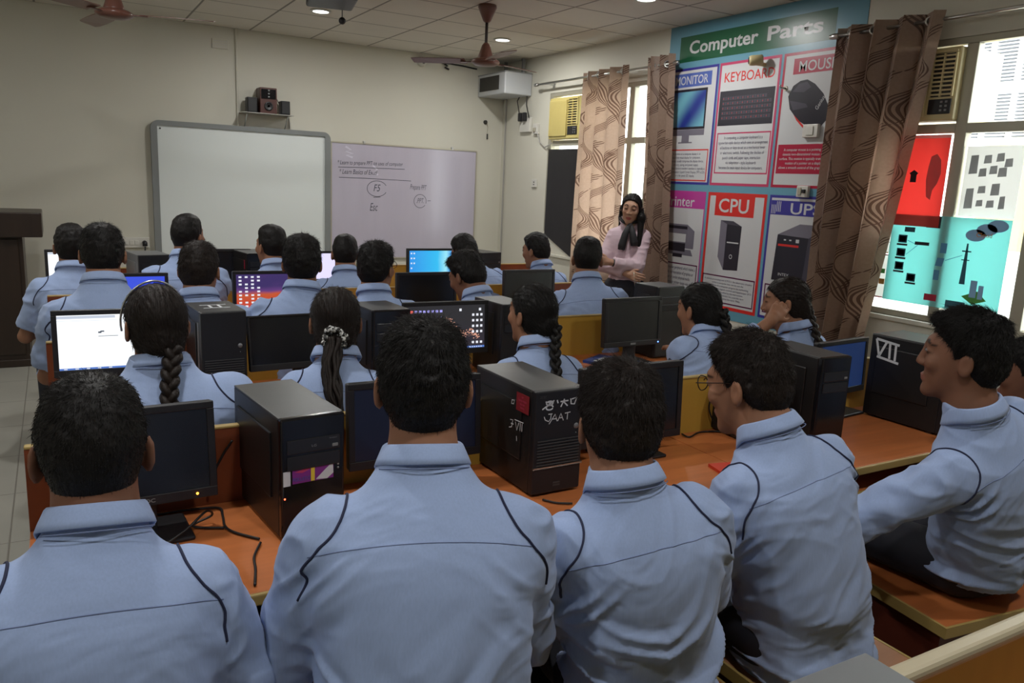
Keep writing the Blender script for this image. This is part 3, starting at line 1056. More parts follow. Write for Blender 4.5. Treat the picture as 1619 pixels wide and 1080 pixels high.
t, put = sheet('window_paper', 'red paper chart taped at the top of the near window', -3.26, 1.478, -2.912, 2.028, KP['red'], WX - 0.010)
put('top_strip', [rc(-3.20, 2.008, -2.915, 2.028)], KP['white'])
put('show_through_shape', [[(-3.02, 1.90), (-2.985, 1.915), (-2.955, 1.88), (-2.945, 1.80), (-2.96, 1.74), (-2.985, 1.70), (-2.99, 1.64), (-3.02, 1.66), (-3.035, 1.76), (-3.03, 1.84)]], KP['shade'])  # dark shape seen through the backlit sheet, its shade coloured on
put('printed_figure', [rc(-3.14, 1.745, -3.10, 1.79), [(-3.15, 1.80), (-3.12, 1.82), (-3.09, 1.80), (-3.10, 1.79), (-3.14, 1.79)]], KP['ink'])
t, put = sheet('window_paper', 'aqua network diagram chart taped across the near window mullion', -3.22, 1.0, -2.485, 1.548, KP['cyan'], WX - 0.006)
mons = []
base = []
for (u, v) in ((-3.135, 1.375), (-3.135, 1.29), (-3.135, 1.205), (-3.045, 1.14)):
    mons.append(rc(u - 0.03, v - 0.005, u + 0.03, v + 0.045))
    base.append(rc(u - 0.036, v - 0.022, u + 0.036, v - 0.010))
for m_ in mons:
    put('printed_monitor', [m_], KP['teal'])
put('printed_monitor_base', base + [rc(-3.05, 1.365, -2.955, 1.385), rc(-2.99, 1.475, -2.90, 1.545)], KP['ink'])
for m_ in [rc(a[0][0] + 0.008, a[0][1] + 0.008, a[2][0] - 0.008, a[2][1] - 0.008) for a in mons] + [rc(-2.88, 1.33, -2.84, 1.39), rc(-2.90, 1.165, -2.865, 1.225), [(-2.90, 1.25), (-2.855, 1.25), (-2.845, 1.30), (-2.89, 1.30)]]:
    put('printed_screen', [m_], KP['blue'])
cl = arc(-2.68, 1.45, 0.06, 0.035, 0, 360, 16)[:-1]
put('printed_cloud', [[(p[0], p[1]) for p in cl], [(p[0] + 0.06, p[1] + 0.035) for p in cl], [(p[0] + 0.12, p[1] + 0.06) for p in cl]], KP['lblue'])
put('printed_mast', [[(-2.735, 1.16), (-2.70, 1.16), (-2.712, 1.40), (-2.722, 1.40)], rc(-2.745, 1.35, -2.69, 1.358), rc(-2.742, 1.30, -2.693, 1.306)], KP['teal'])
put('printed_lawn', [[(-2.71, 1.09), (-2.64, 1.05), (-2.56, 1.08), (-2.62, 1.13)]], KP['green'])
put('printed_tower', [rc(-2.665, 1.09, -2.625, 1.19), rc(-2.615, 1.085, -2.585, 1.165)], KP['lblue'], 0.0009)
put('printed_wall', [rc(-2.94, 1.035, -2.86, 1.075)], KP['red2'])
put('printed_router', [rc(-2.80, 1.01, -2.68, 1.055)], KP['teal'])
put('printed_printer', [rc(-3.13, 1.44, -3.06, 1.47)], KP['teal'])
put('printed_link', [[(-3.10, 1.39), (-3.05, 1.372), (-3.05, 1.369), (-3.10, 1.385)], [(-3.10, 1.30), (-3.03, 1.365), (-3.028, 1.362), (-3.10, 1.296)], [(-2.84, 1.29), (-2.74, 1.33), (-2.74, 1.327), (-2.84, 1.286)]], KP['blue'])
wd = fit_text('Cloud', 0.09, 0.026)
wd.transform(plane_xf((-0.0012, 2.63 - 2.8525, 1.455 - 1.274), (0, -1, 0), (0, 0, 1)))
link('lettering', wd, KP['orange'], t)
t, put = sheet('window_paper', 'white sheet of dark printed squares taped on the near window', -2.825, 1.555, -2.50, 1.96, KP['white'], WX + 0.028)
sq = []
for (u, v, w, h) in ((-2.80, 1.80, 0.05, 0.11), (-2.72, 1.86, 0.045, 0.05), (-2.65, 1.87, 0.045, 0.05), (-2.60, 1.84, 0.045, 0.05), (-2.74, 1.785, 0.045, 0.05), (-2.68, 1.80, 0.045, 0.05), (-2.63, 1.785, 0.05, 0.055),
                     (-2.80, 1.60, 0.05, 0.12), (-2.73, 1.69, 0.045, 0.045), (-2.655, 1.68, 0.05, 0.07), (-2.73, 1.615, 0.04, 0.04), (-2.67, 1.61, 0.045, 0.045), (-2.60, 1.605, 0.035, 0.075)):
    sq.append([(u, v), (u + w, v + 0.004), (u + w - 0.003, v + h), (u + 0.003, v + h - 0.004)])
put('printed_square', sq, KP['sq'])
t, put = sheet('window_paper', 'small red-bordered paper of icons at the bottom left window pane', -3.395, 1.0, -3.19, 1.285, KP['white'], WX + 0.026)
put('printed_border', [rc(-3.395, 1.0, -3.19, 1.008), rc(-3.395, 1.277, -3.19, 1.285), rc(-3.198, 1.0, -3.19, 1.285)], KP['red2'])
put('printed_icon', [rc(-3.33, 1.16, -3.305, 1.185), rc(-3.335, 1.05, -3.31, 1.075)], KP['red2'])
put('printed_tile', [rc(-3.28, 1.16, -3.25, 1.19), rc(-3.235, 1.13, -3.215, 1.155)], KP['green'])
put('printed_block', [rc(-3.285, 1.09, -3.245, 1.125), rc(-3.34, 1.11, -3.32, 1.13)], KP['orange'])
t, put = sheet('window_paper', 'small white paper with orange dotted edge above the red-bordered paper', -3.395, 1.29, -3.20, 1.475, KP['white'], WX + 0.026)
put('printed_border', [rc(-3.212, 1.295 + k * 0.022, -3.202, 1.308 + k * 0.022) for k in range(8)] + [rc(-3.39 + k * 0.022, 1.292, -3.378 + k * 0.022, 1.30) for k in range(8)], KP['orange'])
put('printed_icon', [rc(-3.30, 1.42, -3.285, 1.435), rc(-3.31, 1.36, -3.24, 1.364)], KP['sq'])

# ================================================================== THE FRONT WALL
yb = FY
t = thing('interactive_whiteboard', 'large plain interactive whiteboard with thick grey frame on the front wall', 'whiteboard', (1.70, yb, 0.70))
w, h = 1.735, 1.36
MB().box((-w / 2 + 0.05, -0.035, 0.04), (w / 2 - 0.05, 0, h - 0.04)).build('writing_surface', M['board_white'], t)
fr = MB()
R_ = 0.075


def rrect(w, h, r, n=7):
    pts = []
    for (cx, cy, a0) in ((w / 2 - r, h / 2 - r, 0), (-w / 2 + r, h / 2 - r, 90), (-w / 2 + r, -h / 2 + r, 180), (w / 2 - r, -h / 2 + r, 270)):
        pts += arc(cx, cy, r, r, a0, a0 + 90, n)
    return pts


def ring_prism(mb, outer, inner, y0, y1, zc):
    A = [mb.bm.verts.new((p[0], y0, p[1] + zc)) for p in outer]
    B = [mb.bm.verts.new((p[0], y0, p[1] + zc)) for p in inner]
    C_ = [mb.bm.verts.new((p[0], y1, p[1] + zc)) for p in outer]
    D_ = [mb.bm.verts.new((p[0], y1, p[1] + zc)) for p in inner]
    n = len(outer)
    for i in range(n):
        j = (i + 1) % n
        mb.bm.faces.new((A[i], A[j], B[j], B[i]))
        mb.bm.faces.new((C_[j], C_[i], D_[i], D_[j]))
        mb.bm.faces.new((A[j], A[i], C_[i], C_[j]))
        mb.bm.faces.new((B[i], B[j], D_[j], D_[i]))


ring_prism(fr, rrect(w, h, R_), rrect(w - 0.115, h - 0.09, 0.012), -0.055, 0.0, h / 2)
fr.build('frame', M['board_frame'], t)
MB().box((-w / 2 + 0.1, -0.12, 0.0), (w / 2 - 0.1, -0.05, 0.03), 0.006).build('pen_tray', M['grey_plastic'], t)
MB().lathe([(0.008, 0), (0.008, 0.004)], 12).build('sensor_dot', M['ac_dark'], t, xf=Matrix.Translation((-w / 2 + 0.085, -0.035, h - 0.075)) @ Matrix.Rotation(PI / 2, 4, 'X'))

t = thing('marker_board', 'lilac-tinted marker board with handwriting right of the interactive whiteboard', 'whiteboard', (3.448, yb, 0.73))
w, h = 1.745, 1.25
MB().box((-w / 2 + 0.008, -0.014, 0.008), (w / 2 - 0.008, 0, h - 0.008)).build('writing_surface', M['board_lilac'], t)
f2 = MB()
ring_prism(f2, rrect(w, h, 0.02), rrect(w - 0.03, h - 0.03, 0.008), -0.022, 0, h / 2)
f2.build('frame', M['alu'], t)
for x in (-0.50, 0.55):
    MB().box((x - 0.012, -0.026, h - 0.012), (x + 0.012, 0, h + 0.02), 0.003).build('wall_clip', M['steel'], t)
BX = plane_xf((0, -0.0155, 0), (1, 0, 0), (0, 0, 1))


def bword(body, x0, x1, z, hgt, tilt=0.0):
    me = fit_text(body, x1 - x0, hgt, shear=0.25)
    me.transform(BX @ Matrix.Translation(((x0 + x1) / 2 - 3.448, z - 0.73, 0)) @ Matrix.Rotation(tilt, 4, 'Z'))
    return link('handwriting', me, M['ink'], t)


bword('* Learn to prepare PPT on uses of computer', 2.655, 3.40, 1.765, 0.058, 0.022)
bword('* Learn Basics of Excel', 2.675, 3.10, 1.672, 0.052, 0.014)
bword('F5', 3.06, 3.14, 1.508, 0.075)
bword('Esc', 3.02, 3.11, 1.30, 0.085)
bword('Prepare PPT', 3.49, 3.69, 1.525, 0.075, -0.03)
bword('.PPT.', 3.57, 3.66, 1.385, 0.055)
st = ribbons([[(2.66, 1.712), (2.9, 1.718), (3.2, 1.722), (3.42, 1.724)], [(2.67, 1.605), (3.0, 1.606), (3.5, 1.600)],
              arc(3.10, 1.50, 0.115, 0.085, 25, 335, 22), arc(3.615, 1.38, 0.075, 0.075, -20, 325, 22), [(3.705, 1.385), (3.745, 1.388)], [(3.06, 1.405), (3.14, 1.41)]], 0.006)
for v in st.bm.verts:
    v.co = BX @ Vector((v.co.x - 3.448, v.co.y - 0.73, 0))
st.build('underline', M['ink'], t)
sm = ribbons([[(2.74, 1.93), (2.80, 1.90), (2.74, 1.88), (2.82, 1.86), (2.75, 1.84), (2.82, 1.82)], [(3.05, 1.75), (3.10, 1.70), (3.05, 1.68), (3.11, 1.65)]], 0.022)
for v in sm.bm.verts:
    v.co = plane_xf((0, -0.0150, 0), (1, 0, 0), (0, 0, 1)) @ Vector((v.co.x - 3.448, v.co.y - 0.73, 0))
sm.build('wiped_patch', M['smudge'], t)

# loudspeakers on their wall shelf
t = thing('wall_shelf', 'small glass wall shelf on wire brackets above the interactive whiteboard', 'shelf', (1.90, yb, 2.185))
MB().box((-0.25, -0.20, 0), (0.25, 0, 0.008), 0.002).build('shelf_plate', M['steel'], t)
for s in (-0.2, 0.2):
    MB().tube([(s, 0, 0.0), (s, -0.15, -0.006), (s, 0, -0.13)], 0.006).build('bracket', M['steel'], t)


def speaker(name, label, x, w, h, d, m, sub=False):
    t = thing(name, label, 'loudspeaker', (x, yb - 0.105, 2.193))
    MB().box((-w / 2, -d / 2, 0), (w / 2, d / 2, h), 0.006).build('cabinet', m, t)
    if sub:
        MB().box((-w / 2 + 0.012, -d / 2 - 0.006, h * 0.56), (w / 2 - 0.012, -d / 2, h - 0.015), 0.003).build('control_panel', M['black_gloss'], t)
        MB().lathe([(w * 0.26, 0), (w * 0.26, 0.01), (w * 0.18, 0.004), (0.012, 0.0)], 20).build('bass_port', M['black_plastic'], t, smooth=True, xf=Matrix.Translation((0, -d / 2, h * 0.28)) @ Matrix.Rotation(PI / 2, 4, 'X'))
        for k in range(3):
            MB().lathe([(0.009, 0), (0.008, 0.012)], 12).build('knob', M['grey_plastic'], t, xf=Matrix.Translation((0, -d / 2 - 0.006, h * 0.64 + 0.03 * k)) @ Matrix.Rotation(PI / 2, 4, 'X'))
    else:
        MB().box((-w / 2 + 0.006, -d / 2 - 0.005, 0.01), (w / 2 - 0.006, -d / 2, h - 0.01), 0.004).build('grille', M['black_sheet'], t)
    return t


speaker('subwoofer', 'reddish brown subwoofer standing in the middle of the wall shelf', 1.90, 0.165, 0.245, 0.17, M['wood_speaker'], True)
speaker('satellite_speaker', 'small black speaker left of the reddish subwoofer', 1.752, 0.10, 0.145, 0.10, M['black_plastic'])
speaker('satellite_speaker', 'small black speaker standing alone at the right end of shelf', 2.075, 0.09, 0.135, 0.10, M['black_plastic'])
tag(MB().tube([(1.99, yb - 0.08, 2.38), (2.02, yb - 0.04, 2.34), (2.06, yb - 0.03, 2.27), (2.09, yb - 0.03, 2.24)], 0.004).build('speaker_cable', M['cable'], None, smooth=True), 'black cable looping from the subwoofer to the right-hand small speaker', 'cable')
tag(MB().tube([(2.14, yb - 0.01, 2.18), (2.15, yb - 0.01, 2.12), (2.15, yb - 0.01, 2.07)], 0.005).build('speaker_cable', M['white_cable'], None, smooth=True), 'grey cable hanging from shelf end behind the whiteboard frame', 'cable')

t = thing('corner_box_unit', 'pale grey box unit with dark grille high in the far right corner', 'wall unit', (4.475, 8.12, 2.58))
MB().box((-0.17, -0.31, 0), (0.174, 0.32, 0.24), 0.012).build('casing', M['box_white'], t)
MB().box((-0.178, -0.18, 0.05), (-0.17, 0.27, 0.20), 0.002).build('grille', M['ac_dark'], t)
MB().box((-0.178, -0.31, 0.225), (0.174, 0.32, 0.235), 0.002).build('lid', M['grey_plastic'], t)
for yy in (-0.2, 0.2):
    MB().box((0.10, yy - 0.015, 0.24), (0.13, yy + 0.015, CZ - 2.58)).build('hanger', M['grey_plastic'], t)
t = thing('security_camera', 'white dome camera on the front wall just under the ceiling', 'camera', (3.60, yb, 2.895))
MB().lathe([(0.055, 0), (0.055, 0.02), (0.042, 0.055), (0.02, 0.068), (0.002, 0.07)], 20).build('housing', M['white_plastic'], t, smooth=True, xf=Matrix.Rotation(PI / 2, 4, 'X'))
MB().sphere((0.0, -0.058, -0.008), 0.024, 14).build('lens', M['black_gloss'], t, smooth=True)
tag(MB().tube([(3.66, yb - 0.01, 2.92), (3.78, yb - 0.012, 2.93), (3.85, yb - 0.02, 2.90), (3.93, yb - 0.02, 2.905), (4.1, yb - 0.01, 2.90), (4.28, yb - 0.01, 2.885)], 0.008).build('camera_cable', M['cable'], None, smooth=True), 'black cable along the front wall from dome camera to corner box', 'cable')
tag(MB().tube([(3.87, yb - 0.012, 2.90), (3.90, yb - 0.03, 2.875), (3.87, yb - 0.03, 2.86), (3.92, yb - 0.03, 2.84)], 0.011).build('cable_knot', M['cable'], None, smooth=True), 'taped knot hanging in the cable beside the dome camera', 'cable')
t = thing('wall_hook', 'dark round hook with dangling cord right of the lilac board', 'hook', (4.418, yb, 2.31))
MB().lathe([(0.024, 0), (0.022, 0.02), (0.010, 0.03)], 14).build('base_plate', M['ac_dark'], t, xf=Matrix.Rotation(PI / 2, 4, 'X'))
MB().tube([(0.01, -0.02, 0), (0.03, -0.012, -0.05), (0.025, -0.01, -0.14), (0.03, -0.01, -0.2)], 0.004).build('cord', M['alu'], t)
MB().tube([(0.028, -0.012, -0.13), (0.03, -0.012, -0.19)], 0.009).build('cord_end', M['ac_dark'], t)
t = thing('wall_plate', 'faint white rectangular vent plate high on the front wall', 'vent', (1.487, yb, 2.82))
MB().box((-0.075, -0.012, -0.045), (0.075, 0, 0.045), 0.003).build('plate', M['wall'], t)
for k in range(3):
    MB().box((-0.065, -0.016, -0.03 + 0.025 * k), (0.065, -0.012, -0.022 + 0.025 * k)).build('slat', M['white_plastic'], t)
t = thing('socket_board', 'white switch board with black plug left of the whiteboard', 'socket', (0.665, yb, 0.90))
MB().box((-0.12, -0.035, -0.05), (0.12, 0, 0.05), 0.005).build('plate', M['white_plastic'], t)
for k in range(3):
    MB().box((-0.10 + 0.045 * k, -0.041, -0.022), (-0.067 + 0.045 * k, -0.035, 0.022), 0.002).build('rocker', M['white_plastic'], t)
MB().tube([(0.075, -0.035, 0.0), (0.075, -0.07, 0.0), (0.075, -0.075, -0.03)], 0.022, 12).build('plug', M['black_plastic'], t, smooth=True)
tag(MB().tube([(0.74, yb - 0.075, 0.865), (0.74, yb - 0.06, 0.80), (0.73, yb - 0.03, 0.6), (0.73, yb - 0.02, 0.3)], 0.007).build('power_cable', M['cable'], None, smooth=True), 'black cable hanging from the plug in the switch board', 'cable')

# the dark cupboard at the left
t = thing('lectern_cabinet', 'tall dark wooden lectern cabinet at the left by the front wall', 'cabinet', (-0.55, 7.55, 0))
MB().box((-0.33, -0.25, 0.05), (0.32, 0.25, 1.12), 0.004).build('carcass', M['dark_wood'], t)
MB().box((-0.35, -0.27, 0), (0.34, 0.26, 0.06), 0.004).build('plinth', M['dark_wood'], t)
MB().box((-0.40, -0.34, 1.04), (0.46, 0.31, 1.23), 0.008).build('top', M['dark_wood'], t)
for s in (-1, 1):
    d_ = MB().box((0.0 if s > 0 else -0.30, -0.262, 0.10), (0.29 if s > 0 else -0.01, -0.25, 1.02), 0.004).build('door', M['dark_wood'], t)
    MB().sphere((0.02 * s + 0.0 * s, -0.275, 0.55), 0.014, 10).build('knob', M['alu'], d_)

# ================================================================== THE CEILING
def downlight(x, y, label, power=20.0):
    t = thing('ceiling_downlight', label, 'ceiling light', (x, y, CZ), group=None)
    MB().lathe([(0.085, 0.0), (0.088, -0.008), (0.068, -0.012), (0.066, -0.002)], 24, cap=False).build('trim_ring', M['white_plastic'], t)
    MB().lathe([(0.067, -0.004), (0.001, -0.0045)], 24, cap=False).build('diffuser', M['led'], t)
    l = area_light('downlight_lamp', (x, y, CZ - 0.016), (0, 0, 0), 0.13, 0.13, power, (1.0, 0.99, 0.97), 'DISK')
    return t


M['led'] = emis('lit_led_diffuser', (0.95, 0.98, 1.0), 9.0)
q = P(1022, -3, z=CZ)
downlight(2.05, 6.99, 'lit round ceiling light behind the projector', 19)
downlight(3.84, 7.05, 'lit round ceiling light right of the brown fan rod', 19)
downlight(float(q[0]), float(q[1]), 'lit round ceiling light at the top edge above the curtains', 19)
for (x, y) in ((-1.0, 0.7), (0.8, 0.5), (2.6, 0.4), (0.2, 2.6), (0.2, 4.6), (-1.6, 5.5)):
    area_light('downlight_lamp', (x, y, CZ - 0.012), (0, 0, 0), 0.13, 0.13, 15 if y < 1 else 18, (1.0, 0.99, 0.97), 'DISK')


def fan(x, y, label, rot):
    t = thing('ceiling_fan', label, 'ceiling fan', (x, y, CZ), rot)
    MB().lathe([(0.072, 0), (0.074, -0.02), (0.030, -0.12), (0.018, -0.13)], 24).build('canopy', M['fan_brown'], t, smooth=True)
    MB().tube([(0, 0, -0.12), (0, 0, -0.32)], 0.012, 12).build('downrod', M['fan_rod'], t, smooth=True)
    MB().lathe([(0.016, -0.28), (0.032, -0.30), (0.062, -0.39), (0.066, -0.405)], 24).build('lower_cup', M['fan_brown'], t, smooth=True)
    MB().lathe([(0.02, -0.395), (0.085, -0.402), (0.112, -0.418), (0.112, -0.432), (0.085, -0.450), (0.03, -0.458), (0.002, -0.459)], 28).build('motor_housing', M['fan_brown'], t, smooth=True)
    for k in range(3):
        a = 2 * PI * k / 3
        mb = MB()
        prof = []
        for (rr, ww) in ((0.16, 0.055), (0.24, 0.062), (0.40, 0.066), (0.56, 0.062), (0.60, 0.045)):
            prof.append((rr, ww))
        top_ = [mb.bm.verts.new((r_, w_, -0.418 + 0.010)) for r_, w_ in prof] + [mb.bm.verts.new((r_, -w_, -0.418 - 0.010)) for r_, w_ in prof[::-1]]
        f = mb.bm.faces.new(top_)
        ex = bmesh.ops.extrude_face_region(mb.bm, geom=[f])
        for v in ex['geom']:
            if isinstance(v, bmesh.types.BMVert):
                v.co.z -= 0.004
        mb.box((0.09, -0.018, -0.430), (0.20, 0.018, -0.424))
        mb.build('blade', M['fan_brown'], t, xf=Matrix.Rotation(a, 4, 'Z'))
    return t


fan(3.03, 5.83, 'brown ceiling fan in front of the corner box unit', math.radians(20))
fan(0.40, 5.86, 'brown ceiling fan cut by top edge above the dark cupboard side', math.radians(-18))

t = thing('projector', 'dark ceiling projector at the top edge beside a lit downlight', 'projector', (1.62, 5.28, 2.70), math.radians(-12))
MB().box((-0.15, -0.19, 0), (0.15, 0.19, 0.11), 0.014).build('casing', M['black_plastic'], t)
MB().lathe([(0.042, 0), (0.040, 0.03), (0.032, 0.034), (0.028, 0.02)], 20).build('lens', M['black_gloss'], t, smooth=True, xf=Matrix.Translation((0.06, 0.185, 0.055)) @ Matrix.Rotation(-PI / 2, 4, 'X'))
MB().tube([(0, 0, 0.10), (0, 0, CZ - 2.70)], 0.02, 12).build('ceiling_mount', M['grey_plastic'], t)
q = P(541, 33, y=5.5)
t = thing('hanging_ball', 'small black ball hanging on a cord below the ceiling projector', 'pendant', (float(q[0]), 5.5, float(q[2])))
MB().sphere((0, 0, 0), 0.024, 16).build('ball', M['black_plastic'], t, smooth=True)
MB().tube([(0, 0, 0.02), (0, 0, CZ - float(q[2]))], 0.003, 6).build('cord', M['cable'], t)

# ================================================================== DESKS AND BENCHES
DZ = 0.72
ROWF = {'A': 1.62, 'B': 2.93, 'C': 4.18, 'D': 5.42}      # front edge of the desk tops
DEEP = 0.56


def desk(x0, x1, yf, label, m, z=DZ, deep=DEEP, pz=0.94, rim='edge', tray=True, panel_only=False):
    t = thing('computer_desk', label, 'desk', ((x0 + x1) / 2, yf, 0))
    w = (x1 - x0) / 2 - 0.002
    MB().box((-w, 0.012, z - 0.025), (w, deep - 0.018, z), 0.002).build('desktop', M['desk'], t)
    MB().box((-w, 0.0, z - 0.027), (w, 0.012, z + 0.001), 0.004).build('edge_strip', M['edge'], t)
    MB().box((-w, deep - 0.018, 0.10), (w, deep, pz - 0.008)).build('back_panel', m, t)
    MB().box((-w, deep - 0.021, pz - 0.008), (w, deep + 0.003, pz), 0.003).build('rim', M[rim], t)
    for s in (-1, 1):
        MB().box((s * w - (0.018 if s > 0 else 0), 0.03, 0), (s * w + (0.018 if s < 0 else 0), deep - 0.018, z - 0.027)).build('side_panel', M['panel_brown'], t)
    if tray:
        k = MB().box((-w + 0.03, 0.02, z - 0.115), (w - 0.03, 0.30, z - 0.10)).build('keyboard_tray', M['desk'], t)
        MB().box((-w + 0.03, 0.005, z - 0.117), (w - 0.03, 0.02, z - 0.095), 0.003).build('tray_edge', M['edge'], k)
    return t


BRN, YEL = M['panel_brown'], M['panel_yellow']
desk(-0.10, 0.475, ROWF['A'], 'brown-backed desk at the left end of nearest row', BRN)
desk(0.475, 1.95, ROWF['A'], 'yellow-backed desk in the middle of nearest row, under computers', YEL)
desk(1.95, 3.42, ROWF['A'], 'yellow-backed desk at right end of nearest row, by painted tower', YEL)
desk(-0.06, 0.66, ROWF['B'], 'brown-backed desk under the white screen, second row', BRN)
desk(0.66, 1.98, ROWF['B'], 'yellow-backed desk under the icon-filled screen, second row', YEL)
desk(1.98, 3.46, ROWF['B'], 'yellow-backed desk under the blue book, second row', YEL)
desk(-0.06, 0.78, ROWF['C'], 'brown-backed desk under the plain blue screen, third row', BRN)
desk(0.78, 2.72, ROWF['C'], 'yellow-backed desk under the sunset screen, third row', YEL)
desk(2.72, 3.52, ROWF['C'], 'brown-backed desk at the right end of third row', BRN)
desk(-0.06, 0.95, ROWF['D'], 'brown-backed desk at the left of front row near the cabinet', BRN)
desk(0.95, 3.00, ROWF['D'], 'yellow-backed desk under the sky-blue screen, front row', YEL)
desk(3.00, 3.75, ROWF['D'], 'brown-backed desk at right end of front row by the boys', BRN)
# the desk of the row behind, beside the camera
t = thing('computer_desk', 'mustard desk with thick beige rim in the bottom right corner', 'desk', (1.45, 0.0, 0))
MB().box((-0.95, 0.16, DZ - 0.14), (0.95, 0.60, DZ - 0.115), 0.002).build('desktop', M['desk'], t)
MB().box((-0.95, 0.602, 0.1), (0.95, 0.620, 0.925)).build('back_panel', YEL, t)
MB().box((-0.95, 0.594, 0.920), (0.95, 0.628, 0.945), 0.010, 3).build('rim', M['edge_beige'], t)
for s in (-1, 1):
    MB().box((s * 0.94 - 0.009, 0.18, 0), (s * 0.94 + 0.009, 0.60, DZ - 0.14)).build('side_panel', M['panel_brown'], t)


def bench(cx, cy, w, d, label, m, rz=0.0, z=0.455):
    t = thing('bench', label, 'bench', (cx, cy, 0), rz)
    MB().box((-w / 2 + 0.006, -d / 2 + 0.006, z - 0.03), (w / 2 - 0.006, d / 2 - 0.006, z), 0.003).build('seat', m, t)
    e = MB()
    ring = [(-w / 2, -d / 2, w / 2, -d / 2 + 0.008), (-w / 2, d / 2 - 0.008, w / 2, d / 2), (-w / 2, -d / 2 + 0.008, -w / 2 + 0.008, d / 2 - 0.008), (w / 2 - 0.008, -d / 2 + 0.008, w / 2, d / 2 - 0.008)]
    for (a, b_, c, d_) in ring:
        e.box((a, b_, z - 0.032), (c, d_, z + 0.001))
    e.build('edge_strip', M['edge'], t)
    for s in (-1, 1):
        MB().box((s * (w / 2 - 0.03) - 0.009, -d / 2 + 0.03, 0), (s * (w / 2 - 0.03) + 0.009, d / 2 - 0.03, z - 0.03)).build('leg_panel', M['bench_side'], t)
    MB().box((-w / 2 + 0.03, -0.009, 0.10), (w / 2 - 0.03, 0.009, z - 0.03)).build('rail', M['bench_side'], t)
    return t


bench(0.115, 1.24, 0.42, 0.32, 'orange bench under the boy at bottom left', M['desk'])
bench(0.60, 1.20, 0.50, 0.32, 'orange bench under the broad-backed boy in the centre', M['desk'])
bench(1.11, 1.22, 0.48, 0.32, 'orange bench under the curly-haired boy', M['desk'])
bench(1.64, 1.20, 0.47, 0.36, 'tan bench under the boy with spectacles', M['bench_tan'])
bench(2.62, 1.255, 1.00, 0.40, 'orange bench under the boy shown in profile at right', M['desk'], math.radians(-7))
for r_, xs in (('B', ((0.62, 1.22), (2.3, 1.9))), ('C', ((0.72, 1.34), (2.3, 1.7))), ('D', ((0.74, 1.46), (2.6, 2.1)))):
    for i, (cx, w) in enumerate(xs):
        bench(cx, ROWF[r_] - 0.42, w, 0.32, {'B': 'orange bench under the ', 'C': 'orange bench in the third row under the ', 'D': 'orange bench in the front row under the '}[r_] + {'B': ('two girls at left, second row', 'three girls at right, second row'), 'C': ('boys at left', 'boys at right'), 'D': ('boys at left', 'boys at right')}[r_][i], M['desk'])

# ================================================================== COMPUTERS
def screen_ramp(name, stops, axis, strength, noise=0.0, lo=-0.2, hi=0.2, nscale=6.0):
    m, nt, b = new_mat(name)
    L = nt.links.new
    tc = nt.nodes.new('ShaderNodeTexCoord')
    sp = nt.nodes.new('ShaderNodeSeparateXYZ')
    L(tc.outputs['Object'], sp.inputs[0])
    mr = nt.nodes.new('ShaderNodeMapRange')
    mr.inputs[1].default_value = lo
    mr.inputs[2].default_value = hi
    L(sp.outputs[axis], mr.inputs[0])
    src = mr.outputs[0]
    if noise:
        nz = nt.nodes.new('ShaderNodeTexNoise')
        nz.inputs['Scale'].default_value = nscale
        nz.inputs['Detail'].default_value = 6
        mp = nt.nodes.new('ShaderNodeMapping')
        mp.inputs['Scale'].default_value = (1, 1, 3)
        L(tc.outputs['Object'], mp.inputs[0])
        L(mp.outputs[0], nz.inputs['Vector'])
        a = nt.nodes.new('ShaderNodeMath')
        a.operation = 'MULTIPLY_ADD'
        a.inputs[1].default_value = noise
        a.inputs[2].default_value = -noise * 0.5
        L(nz.outputs['Fac'], a.inputs[0])
        a2 = nt.nodes.new('ShaderNodeMath')
        a2.operation = 'ADD'
        L(a.outputs[0], a2.inputs[0])
        L(src, a2.inputs[1])
        src = a2.outputs[0]
    rp = nt.nodes.new('ShaderNodeValToRGB')
    els = rp.color_ramp.elements
    for i, (p_, c) in enumerate(stops):
        e = els[i] if i < 2 else els.new(p_)
        e.position = p_
        e.color = (*c, 1)
    L(src, rp.inputs[0])
    b.inputs['Base Color'].default_value = (0.01, 0.01, 0.01, 1)
    b.inputs['Roughness'].default_value = 0.3
    L(rp.outputs[0], b.inputs['Emission Color'])
    b.inputs['Emission Strength'].default_value = strength
    return m


M['scr_off'] = mat('switched_off_screen', (0.010, 0.011, 0.014), 0.18, spec=0.5)
M['scr_off_blue'] = mat('switched_off_bluish_screen', (0.012, 0.018, 0.045), 0.28, spec=0.5)
M['scr_matte'] = mat('matte_switched_off_screen', (0.016, 0.017, 0.017), 0.35)
M['scr_white'] = emis('white_page_screen', (0.93, 0.97, 1.0), 1.15)
M['scr_blue'] = emis('plain_blue_screen', (0.05, 0.10, 0.85), 0.85)
M['scr_sky'] = screen_ramp('sky_blue_screen', [(0.0, (0.03, 0.30, 0.85)), (0.62, (0.04, 0.55, 0.95)), (0.8, (0.35, 0.85, 1.0)), (0.9, (0.05, 0.35, 0.85)), (1.0, (0.01, 0.12, 0.60))], 0, 0.95, 0.10, -0.2, 0.2, 4)
M['scr_sunset'] = screen_ramp('sunset_screen', [(0.0, (0.02, 0.01, 0.10)), (0.22, (0.12, 0.06, 0.35)), (0.40, (0.25, 0.06, 0.16)), (0.52, (0.55, 0.25, 0.5)), (0.58, (0.62, 0.06, 0.03)), (0.82, (0.60, 0.10, 0.03)), (0.90, (0.14, 0.05, 0.22)), (1.0, (0.05, 0.03, 0.14))], 2, 0.9, 0.10, 0.03, 0.28, 9)
M['scr_dark'] = screen_ramp('dark_wallpaper_screen', [(0.0, (0.05, 0.03, 0.14)), (0.15, (0.03, 0.03, 0.08)), (0.5, (0.035, 0.03, 0.045)), (1.0, (0.03, 0.03, 0.035))], 2, 0.9, 0.0, 0.03, 0.28)
